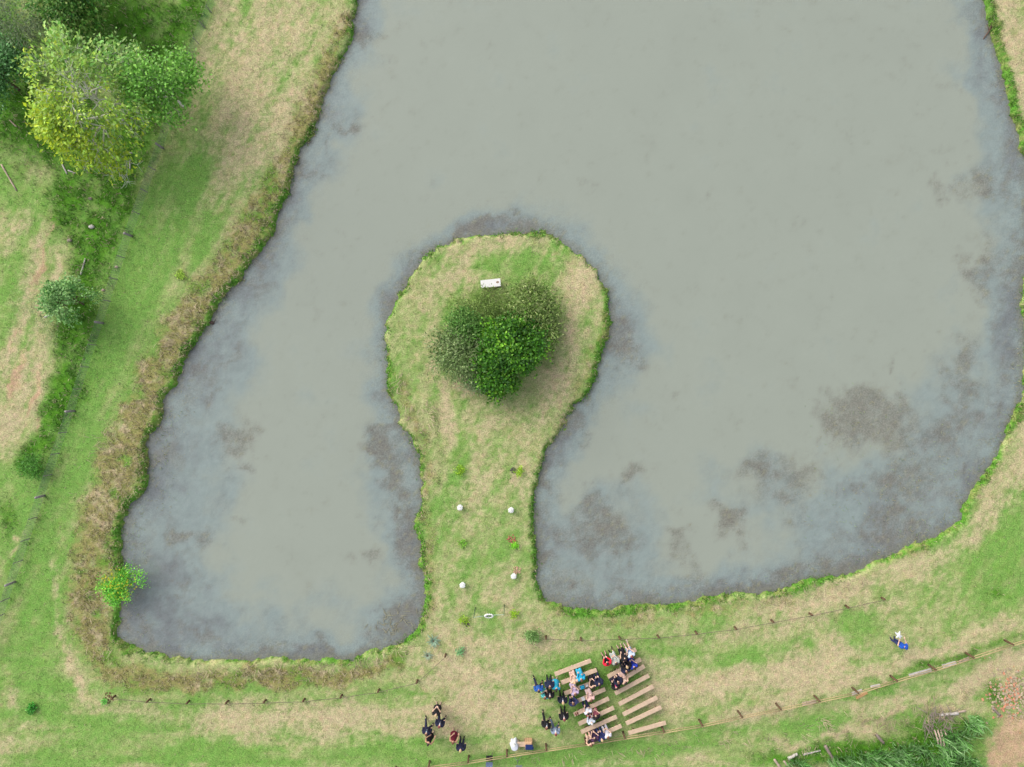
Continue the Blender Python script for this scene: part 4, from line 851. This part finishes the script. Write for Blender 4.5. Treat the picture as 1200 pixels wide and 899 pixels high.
def garment(kind, what):
    J = pose(kind); m = MB(); sit = kind.startswith('sit'); V3 = Vector
    if what in ('shirt_long', 'shirt_short', 'jacket', 'top', 'bodice'):
        g = {'jacket': .032, 'shirt_long': .018, 'shirt_short': .02, 'top': .016, 'bodice': .016}[what]
        lo = J['pel']-V3((0, 0, .10 if what == 'jacket' and not sit else .0 if not sit else -.01))
        rg = [(lo, .175+g, .125+g), (J['pel']+V3((0, 0, .05)), .165+g, .115+g), (J['wai'], .138+g, .098+g), (J['che']-V3((0, 0, .06)), .158+g, .115+g), (J['che']+V3((0, 0, .06)), .168+g, .108+g), (J['neck']-V3((0, 0, .04)), .115+g, .078+g)]
        if what != 'top': rg.append((J['neck']-V3((0, 0, .005)), .062+g*.4, .062+g*.4))
        slab(m, rg)
        for t in 'lr':
            if what in ('top', 'bodice'): continue
            cap(m, J['neck']-V3((0, 0, .055)), J['sh'+t], .05+g, .06+g); e = J['el'+t] if what != 'shirt_short' else J['sh'+t]*.45+J['el'+t]*.55
            cap(m, J['sh'+t], e, .056+g, .045+g)
            if what != 'shirt_short': cap(m, J['el'+t], J['el'+t]*.1+J['wr'+t]*.9, .045+g, .033+g)
    if what in ('trousers', 'shorts'):
        slab(m, [(J['pel']-V3((0, 0, .12)), .14, .115), (J['pel'], .182, .132), (J['pel']+V3((0, 0, .08)), .168, .120)])
        for t in 'lr':
            k_, a_ = J['kn'+t], J['an'+t]
            if what == 'shorts': k_ = J['hip'+t]*.25+k_*.75; cap(m, J['hip'+t], k_, .108, .09)
            else: cap(m, J['hip'+t], k_, .105, .078); cap(m, k_, a_+(k_-a_)*.06, .078, .062)
    if what == 'skirt':
        if sit:
            for t in 'lr': cap(m, J['hip'+t], J['kn'+t]*.92+J['hip'+t]*.08, .115, .092)
            cap(m, (J['hipl']+J['hipr'])/2, (J['knl']+J['knr'])/2*.95+V3((0, 0, .02)), .11, .08)
            for t in 'lr': cap(m, J['kn'+t], J['kn'+t]*.6+J['an'+t]*.4, .09, .075)
            slab(m, [(J['pel']-V3((0, 0, .10)), .19, .16), (J['pel'], .20, .15), (J['wai'], .15, .11)])
        else:
            slab(m, [((0, .02, .50), .27, .23), ((0, .02, .60), .25, .21), ((0, .01, .80), .215, .175), (J['pel']+V3((0, 0, .02)), .19, .145), (J['wai'], .15, .112)])
    if what == 'shoe':
        return None
    return remesh(m, what, .02, 3)

def hair_mesh(kind, style):
    J = pose(kind); h = J['head']; m = MB()
    m.ell(h+Vector((0, -.018, .035)), (.085, .098, .098), 16, 12)
    if style in ('long', 'bob'):
        l = .30 if style == 'long' else .14
        m.ell(h+Vector((0, -.05, -.02)), (.088, .062, .09), 14, 10)
        m.ell(h+Vector((0, -.078, -.06-l*.4)), (.085, .036, l*.55+.04), 14, 10)
        for s in (-1, 1): m.ell(h+Vector((s*.072, -.02, -.06)), (.022, .035, .09), 8, 8)
    if style == 'bun': m.ell(h+Vector((0, -.115, .05)), (.045, .045, .045), 10, 8)
    return remesh(m, 'hair', .014, 2)
def shoe_mesh(kind, t):
    J = pose(kind); m = MB(); a, q = J['an'+t], J['to'+t]; d = (q-a); d.z = 0; d.normalize()
    cap(m, Vector((a.x, a.y, .045))-d*.04, Vector((q.x, q.y, .038))+d*.02, .044, .037); cap(m, Vector((a.x, a.y, .05)), a+Vector((0, 0, .02)), .042, .042)
    return remesh(m, 'shoe', .014, 2)
def cached(key, fn):
    if key not in TMP: TMP[key] = fn()
    return TMP[key]
def cloth(col, name='cloth', rough=.85): return mat('%s_%d_%d_%d' % ((name,)+tuple(int(c) for c in col)), alb(*col), rough, .12, 14)
SKIN = {'fair': mat('fair_skin', alb(232,190,165), .55, .05, 10), 'tan': mat('tan_skin', alb(205,160,130), .55, .05, 10), 'brown': mat('brown_skin', alb(140,95,72), .55, .05, 10)}
HAIR = {'dark': mat('dark_hair', alb(52,38,38), .6, .25, 30), 'brown': mat('brown_hair', alb(120,80,60), .6, .25, 30), 'blond': mat('blond_hair', alb(205,175,130), .6, .2, 30), 'white': mat('white_hair', alb(222,218,214), .6, .1, 30), 'red': mat('reddish_hair', alb(135,65,70), .6, .2, 30)}
EYE = mat('eye', (.02, .015, .012), .3)
BODYM = {}
def put(name, me, m_, root):
    o = bpy.data.objects.new(name, me); COL.objects.link(o); o.parent = root
    if not me.materials: me.materials.append(None)
    o.material_slots[0].link = 'OBJECT'; o.material_slots[0].material = m_; return o
NAVY = (32,36,66); BLACK = (28,26,34)
def person(label, hx, hy, face, kind='stand', top=('jacket', NAVY), bottom=('trousers', NAVY), hair=('dark', None), skin='fair', shoes=(40,35,38), bench=None, scale=1.0, group='guests', collar=None, extra=None):
    sit = kind.startswith('sit'); hh = (1.25 if sit else 1.66)*scale
    x, y = at(hx, hy, hh); fx, fy = face; fa = math.atan2(-fy, fx)          # picture y is down
    if bench:
        (ax, ay), (bx, by) = BENCH[bench]; L2 = (bx-ax)**2+(by-ay)**2; t = ((x-ax)*(bx-ax)+(y-ay)*(by-ay))/L2; t = min(.97, max(.03, t))
        x, y = ax+(bx-ax)*t, ay+(by-ay)*t; nx_, ny_ = -(by-ay), (bx-ax)
        if ny_ < 0: nx_, ny_ = -nx_, -ny_
        fa = math.atan2(ny_, nx_)+(fx or 0)*-.35 if abs(fx) < 1 else math.atan2(ny_, nx_)
    root = empty('person', (x, y, 0), fa-math.pi/2); root.scale = (scale,)*3; tag(root, label, 'person', group)
    put('body', cached(('b', kind), lambda: body_mesh(kind)), SKIN[skin], root)
    J = pose(kind)
    if top: put({'jacket': 'jacket', 'top': 'sleeveless_top', 'bodice': 'bodice'}.get(top[0], 'shirt'), cached((kind, top[0]), lambda: garment(kind, top[0])), cloth(top[1]), root)
    if bottom: put(bottom[0], cached((kind, bottom[0]), lambda: garment(kind, bottom[0])), cloth(bottom[1]), root)
    if collar:
        def cf():
            m = MB(); c = J['neck']; slab(m, [(c-Vector((0, 0, .02)), .085, .085), (c+Vector((0, 0, .012)), .07, .07)]); cap(m, c+Vector((0, .085, -.03)), c+Vector((0, .125, -.22)), .035, .02); return remesh(m, 'collar', .013, 1)
        put('shirt_front', cached((kind, 'collar'), cf), cloth(collar), root)
    if hair:
        st = hair[1] or 'short'; put('hair', cached((kind, 'h', st), lambda: hair_mesh(kind, st)), HAIR[hair[0]], root)
    for t in 'lr': put('shoe', cached((kind, 's', t), lambda t=t: shoe_mesh(kind, t)), cloth(shoes, 'leather', .5), root)
    def ef(s):
        m = MB(); m.ell(J['head']+Vector((s*.03, .083, .004)), (.012, .008, .007), 8, 6); return m.mesh('eye', True)
    for s in (-1, 1): put('eye', cached((kind, 'e', s), lambda s=s: ef(s)), EYE, root)
    if extra: extra(root, J)
    return root
NV = ('jacket', NAVY); NT = ('trousers', NAVY); BK = ('jacket', BLACK); BT = ('trousers', BLACK)
FL = 'people standing on the lawn'
person('person in black dress with bare forearms and light hair, top of the lone cluster', 510.5, 839.5, (.1, -1), 'hold', ('shirt_short', BLACK), ('skirt', BLACK), ('blond', 'long'), 'fair', (200,170,150), group=FL)
person('person in navy suit with white collar and reddish hair, right of the cluster', 514.5, 852.5, (.25, -1), 'stride', NV, NT, ('red', None), collar=(225,225,230), group=FL)
person('person in navy suit striding, at the left of the lone cluster', 499, 861.5, (.2, -1), 'stride', NV, NT, ('brown', None), collar=(190,205,215), group=FL)
person('dark haired person in short black dress holding something white, below the leftmost navy suit', 501.5, 873, (.5, -1), 'reach', ('top', BLACK), ('skirt', BLACK), ('dark', 'bun'), 'tan', (190,160,140), group=FL)
person('person in maroon sleeveless dress with bare arms', 530.5, 871.5, (.3, -1), 'reach', ('bodice', (112,22,48)), ('skirt', (112,22,48)), ('brown', 'long'), 'tan', (190,160,140), group=FL)
person('person in navy suit with very light hair, right of the maroon dress', 539.5, 881, (0, -1), 'stand', NV, NT, ('blond', None), group=FL)
person('person in bright blue shirt and dark trousers, leftmost by the benches', 631.5, 811, (-.1, -1), 'stride', ('shirt_long', (40,95,180)), NT, ('dark', None), 'tan', group=FL)
person('tall person in dark navy suit between the blue shirt and turquoise dress', 644.5, 806.5, (0, -1), 'stand', ('jacket', (28,38,72)), NT, ('brown', None), group=FL)
person('person in bright turquoise dress standing at the end of the second bench', 652, 809, (.1, -1), 'stand', ('shirt_short', (45,170,205)), ('skirt', (45,170,205)), ('dark', 'bun'), 'fair', (220,190,175), group=FL)
person('smaller person in pale turquoise dress beside the blue shirt', 638.5, 819, (.3, -1), 'hold', ('shirt_short', (95,200,200)), ('skirt', (95,200,200)), ('brown', 'long'), 'fair', (220,190,175), scale=.92, group=FL)
person('person in black suit with white shirt front, below the tall navy suit', 644.5, 818.5, (.1, -1), 'stand', BK, BT, ('dark', None), collar=(235,235,238), group=FL)
person('person in dark suit at the left end of the fourth bench', 660, 825, (0, -1), 'stand', ('jacket', (26,32,52)), BT, ('blond', None), collar=(235,225,235), group=FL)
person('person in slim black suit standing alone beside the benches', 661.5, 844.5, (-.1, -1), 'stand', BK, BT, ('red', None), collar=(235,225,230), group=FL)
person('person in black suit striding with long grey tie, lower left of the benches', 640.5, 854.5, (.3, -1), 'stride', BK, BT, ('brown', None), collar=(190,200,220), group=FL)
person('person in pale grey-blue shirt with white front, right of the striding black suit', 651.5, 861.5, (0, -1), 'stride', ('shirt_long', (150,165,190)), ('trousers', (105,115,140)), ('red', None), collar=(240,240,245), group=FL)
SG = 'guests sitting on the plank benches'
def sitp(label, bench, hx, hy, **k): person(label, hx, hy, (0, -1), k.pop('kind', 'sit'), bench=bench, group=SG, **k)
sitp('seated person in beige floral dress with legs stretched out, second row left', 'l2', 672, 796, top=('shirt_short', (215,185,165)), bottom=('skirt', (215,180,165)), hair=('blond', 'bob'), shoes=(215,185,165))
sitp('seated person in bright turquoise dress, second row left', 'l2', 680, 793, top=('shirt_long', (40,170,210)), bottom=('skirt', (60,180,215)), hair=('brown', 'bob'), shoes=(215,185,165), kind='sit_up')
sitp('seated person in lilac floral dress, third row left', 'l3', 673.5, 812, top=('shirt_short', (190,170,200)), bottom=('skirt', (200,180,205)), hair=('brown', 'long'), shoes=(215,185,175))
sitp('seated person in black dress beside the navy suit, third row left', 'l3', 694.5, 802, top=('top', BLACK), bottom=('skirt', BLACK), hair=('dark', 'bun'), shoes=(200,165,145))
sitp('seated person in navy suit at the right end of the third row, left block', 'l3', 703, 797, top=NV, bottom=NT, hair=('dark', None))
sitp('seated person in pale pink dress with brown hair, fourth row left', 'l4', 690, 814.5, top=('shirt_short', (225,185,180)), bottom=('skirt', (225,195,190)), hair=('brown', 'long'), shoes=(225,195,180), kind='sit_up')
sitp('seated person in dark blue with brown hair, left end of the fourth row', 'l4', 671, 823.5, top=('shirt_long', (60,65,110)), bottom=('trousers', (45,45,80)), hair=('brown', 'bob'), kind='sit_lean')
sitp('seated person in white shirt and navy trousers, fifth row left', 'l5', 688, 833, top=('shirt_short', (225,228,238)), bottom=('trousers', NAVY), hair=('dark', None), kind='sit_up')
sitp('seated white haired person in pale shirt, sixth row left', 'l6', 691.5, 843.5, top=('shirt_long', (205,215,228)), bottom=('trousers', (160,60,75)), hair=('white', None))
sitp('seated person in pink and black with dark hair, sixth row left', 'l6', 698.5, 840, top=('shirt_short', BLACK), bottom=('skirt', (195,110,125)), hair=('dark', 'bob'), shoes=(210,165,150), kind='sit_lean')
sitp('seated person in white top, right end of the seated group in the last rows', 'l8', 707.5, 853, top=('shirt_short', (232,228,238)), bottom=('trousers', (200,195,205)), hair=('brown', 'bob'))
sitp('seated person in navy suit in the last row, left block', 'l8', 701.5, 858.5, top=('jacket', (36,44,96)), bottom=('trousers', (36,44,96)), hair=('blond', None))
sitp('seated person in dark purple dress, last row left', 'l8', 695, 862, top=('shirt_short', (80,50,85)), bottom=('skirt', (60,40,70)), hair=('dark', 'long'), kind='sit_lean')
sitp('seated person in black top with bare legs, left end of the last row', 'l8', 689.5, 866, top=('top', BLACK), bottom=('shorts', (215,180,160)), hair=('brown', 'bob'), shoes=(190,150,135))
sitp('seated person in bright red top and black skirt, front row right', 'r1', 713, 780, top=('shirt_long', (228,30,62)), bottom=('skirt', BLACK), hair=('dark', None), kind='sit_lean', shoes=(205,165,150))
sitp('seated person in light grey dress, front row right', 'r1', 721, 775, top=('shirt_long', (175,178,172)), bottom=('skirt', (185,188,182)), hair=('dark', 'bob'))
sitp('seated person in black dress with bare arms, front row right', 'r1', 731, 769.5, top=('shirt_short', BLACK), bottom=('skirt', BLACK), hair=('dark', 'bun'), shoes=(215,180,165), kind='sit_up')
sitp('seated person in white and pale blue, front row right', 'r1', 739, 766.5, top=('shirt_short', (200,215,238)), bottom=('shorts', (150,170,200)), hair=('red', 'bob'), shoes=(225,200,190))
sitp('seated person in dark navy suit, second row right, leftmost', 'r2', 730.5, 780, top=NV, bottom=NT, hair=('brown', None))
sitp('seated person in black suit in the second row right, between navy and royal blue', 'r2', 735.5, 783, top=BK, bottom=BT, hair=('blond', None), kind='sit_lean')
sitp('seated person in royal blue dress, second row right', 'r2', 741, 778, top=('shirt_short', (36,60,175)), bottom=('skirt', (36,55,160)), hair=('dark', 'bun'), shoes=(40,50,130))
sitp('seated person in black with bright pink scarf, left end of third row right', 'r3', 719, 801, top=('shirt_long', BLACK), bottom=('skirt', (40,32,50)), hair=('dark', 'bob'), collar=(225,40,130))
sitp('seated person in navy suit beside the pink scarf, third row right', 'r3', 724, 799, top=('jacket', (30,34,58)), bottom=NT, hair=('brown', None), kind='sit_lean')
sitp('seated person in blush dress with bare arms and dark hair, third row right', 'r3', 730, 795.5, top=('bodice', (220,190,175)), bottom=('skirt', (225,190,178)), hair=('dark', 'long'), shoes=(220,185,170), kind='sit_up')
def cloth_and_cap(root, J):
    m = MB(); c = Vector((0, .62, 1.02))
    for a_, l in ((1.1, .26), (2.2, .30), (-.6, .2), (3.6, .2), (-1.4, .22)): cap(m, c, c+Vector((math.cos(a_)*l, math.sin(a_)*l, .03)), .10, .03)
    put('white_cloth', remesh(m, 'white_cloth', .016, 3), cloth((236,238,242)), root)
    m = MB(); h = J['head']; m.ell(h+Vector((0, -.01, .045)), (.10, .112, .095), 16, 12); m.ell(h+Vector((0, .1, .05)), (.07, .06, .012), 12, 6); put('cap', remesh(m, 'cap', .012, 2), cloth((20,78,180)), root)
person('lone person in royal blue shirt and cap holding a white cloth, right lawn', 1062.5, 760, (-.25, -1), 'reach', ('shirt_short', (22,84,190)), ('trousers', (50,60,110)), ('dark', None), 'fair', (60,60,90), group=FL, extra=cloth_and_cap)

# ================================================================== small things among the guests
def onbench(name, label, cat, bench, px, py, build):
    (ax, ay), (bx, by) = BENCH[bench]; x, y = at(px, py, .5); t = ((x-ax)*(bx-ax)+(y-ay)*(by-ay))/((bx-ax)**2+(by-ay)**2)
    r = empty(name, (ax+(bx-ax)*t, ay+(by-ay)*t, SEATZ), math.atan2(by-ay, bx-ax)); tag(r, label, cat); build(r)
def b_bag(col, s=(.26, .13, .22)):
    def f(r):
        m = MB(); m.box((0, 0, s[2]/2+.002), s, taper=.85); m.build('bag_body', cloth(col), r)
        m = MB(); m.tube([(-.07, 0, s[2]), (-.05, .02, s[2]+.1), (.05, .02, s[2]+.1), (.07, 0, s[2])], .01, 6); m.build('strap', cloth(tuple(c*.8 for c in col)), r)
    return f
onbench('handbag', 'turquoise bag on the third bench from the pond, left block', 'bag', 'l3', 682.3, 805, b_bag((45,175,215), (.3, .22, .14)))
onbench('handbag', 'small white bag on the third bench, right of the turquoise bag', 'bag', 'l3', 687.5, 802.5, b_bag((235,225,228), (.18, .14, .16)))
onbench('handbag', 'grey-blue bag on the fourth bench beside the person in dark blue', 'bag', 'l4', 675.5, 822, b_bag((110,120,160), (.26, .2, .12)))
def paper(r): m = MB(); m.box((0, 0, .006), (.21, .26, .008)); m.build('sheet', cloth((240,238,236)), r); m = MB(); m.box((0, 0, .012), (.16, .004, .002)); m.build('fold', cloth((190,190,190)), r)
onbench('paper', 'white paper sheet lying on the fourth bench, left block', 'paper', 'l4', 683, 818.5, paper)
def sandals(r):
    for s in (-1, 1): m = MB(); m.ell((s*.06, 0, .03), (.04, .13, .03), 10, 6); m.ell((s*.06, .05, .05), (.042, .03, .03), 8, 6); m.build('sandal', cloth((150,90,75)), r)
onbench('sandals', 'pair of brown sandals on the left end of the fifth bench', 'sandals', 'l5', 675.5, 836, sandals)

# band corner by the rail fence
x, y = at(603, 875, .55); root = empty('covered_table', (x, y, 0)); root.scale = (.88, .88, .9); tag(root, 'small round table under a long white cloth by the rail fence', 'table')
m = MB(); n_ = 28; b = 0
for z, r, wv in ((0.0, .33, .05), (.35, .29, .03), (.72, .26, 0), (.755, .25, 0), (.765, .22, 0)):
    for k in range(n_): a = 2*math.pi*k/n_; rr = r+wv*math.sin(k*2*math.pi/4.67*1.0); m.v.append((rr*math.cos(a), rr*math.sin(a), z))
for i in range(4):
    for k in range(n_): k2 = (k+1) % n_; m.f.append((i*n_+k, i*n_+k2, (i+1)*n_+k2, (i+1)*n_+k))
m.f.append(tuple(4*n_+k for k in range(n_))); m.build('tablecloth', cloth((225,228,238)), root, True)
m = MB(); m.tube([(0, 0, 0), (0, 0, .7)], [.04, .04], 10); m.box((0, 0, .735), (.34, .34, .03)); m.build('table_frame', PLEG, root)
x, y = at(602.5, 873.5, .85); root = empty('vase', (x, y, .69)); tag(root, 'white vase with white flowers standing on the round covered table', 'vase')
MB().tube([(0, 0, 0), (0, 0, .06), (0, 0, .15), (0, 0, .2)], [.05, .07, .045, .055], 14).build('vase_body', POTB, root, True)
m = MB()
for i in range(9): a = i*2.4; m.ell((math.cos(a)*.07*(i/9)**.5, math.sin(a)*.07*(i/9)**.5, .23), (.035, .035, .03), 8, 6)
m.build('flowers', POT, root, True)
x, y = at(611, 872.5, .45); root = empty('side_bench', (x, y, 0), R(3)); tag(root, 'short pinkish wooden bench between the covered table and the navy draped box', 'bench')
m = MB(); 
for dy in (-.085, .085): m.box((0, dy, .43), (.52, .15, .04))
m.build('seat', PLANK, root)
for sx in (-.2, .2): m = MB(); m.box((sx, 0, .205), (.05, .28, .41)); m.build('leg', PLEG, root)
x, y = at(619.5, 872.5, .4); root = empty('wooden_box', (x, y, 0)); tag(root, 'tan wooden box by the rail fence with a navy cloth over its lower side', 'box')
m = MB(); m.box((0, 0, .3), (.46, .52, .6)); m.build('box_body', mat('tan_box', alb(215,175,135), .8), root)
m = MB(); 
for i in range(3): m.box((-.15+.15*i, .262, .3), (.02, .01, .56))
m.build('slats', PLEG, root)
x, y = at(620, 875, .6); root = empty('jacket', (x, y, .6)); tag(root, 'navy blue cloth draped over the tan wooden box', 'cloth')
m = MB(); m.box((0, -.02, .02), (.5, .32, .05)); m.box((.22, -.12, -.03), (.16, .16, .08)); m.box((0, -.19, -.14), (.5, .05, .34)); o = link('drape', remesh(m, 'drape', .018, 6), cloth((28,50,105)), root)
x, y = at(573.5, 889, .45); root = empty('folding_chair', (x, y, 0)); tag(root, 'folding chair with black seat and slate blue back beyond the rail fence', 'chair')
m = MB(); m.box((0, 0, .44), (.42, .36, .05)); m.build('seat', cloth(BLACK), root); m = MB(); m.box((0, -.24, .72), (.44, .05, .5)); m.build('backrest', cloth((110,125,160)), root)
for sx, sy in ((-.18, .15), (.18, .15), (-.18, -.24), (.18, -.24)): m = MB(); m.tube([(sx, sy, 0), (sx, sy, .42 if sy > 0 else .95)], .015, 6); m.build('leg', WGRY, root)
x, y = at(606.5, 893, .5); root = empty('music_stand', (x, y, 0)); tag(root, 'grey folding metal stand beyond the rail fence beside the covered table', 'stand')
MT = mat('grey_metal', alb(140,155,150), .45, .1, 10, metal=.3)
for k in range(3): a = k*2.1+.5; m = MB(); m.tube([(0, 0, .45), (math.cos(a)*.32, math.sin(a)*.32, 0)], .016, 6); m.build('leg', MT, root)
m = MB(); m.tube([(0, 0, .3), (0, 0, 1.0)], .016, 6); m.build('pole', MT, root); m = MB(); m.box((.08, -.02, 1.02), (.42, .26, .015), mtx=Matrix.Rotation(.5, 4, 'X')); m.build('desk', MT, root)
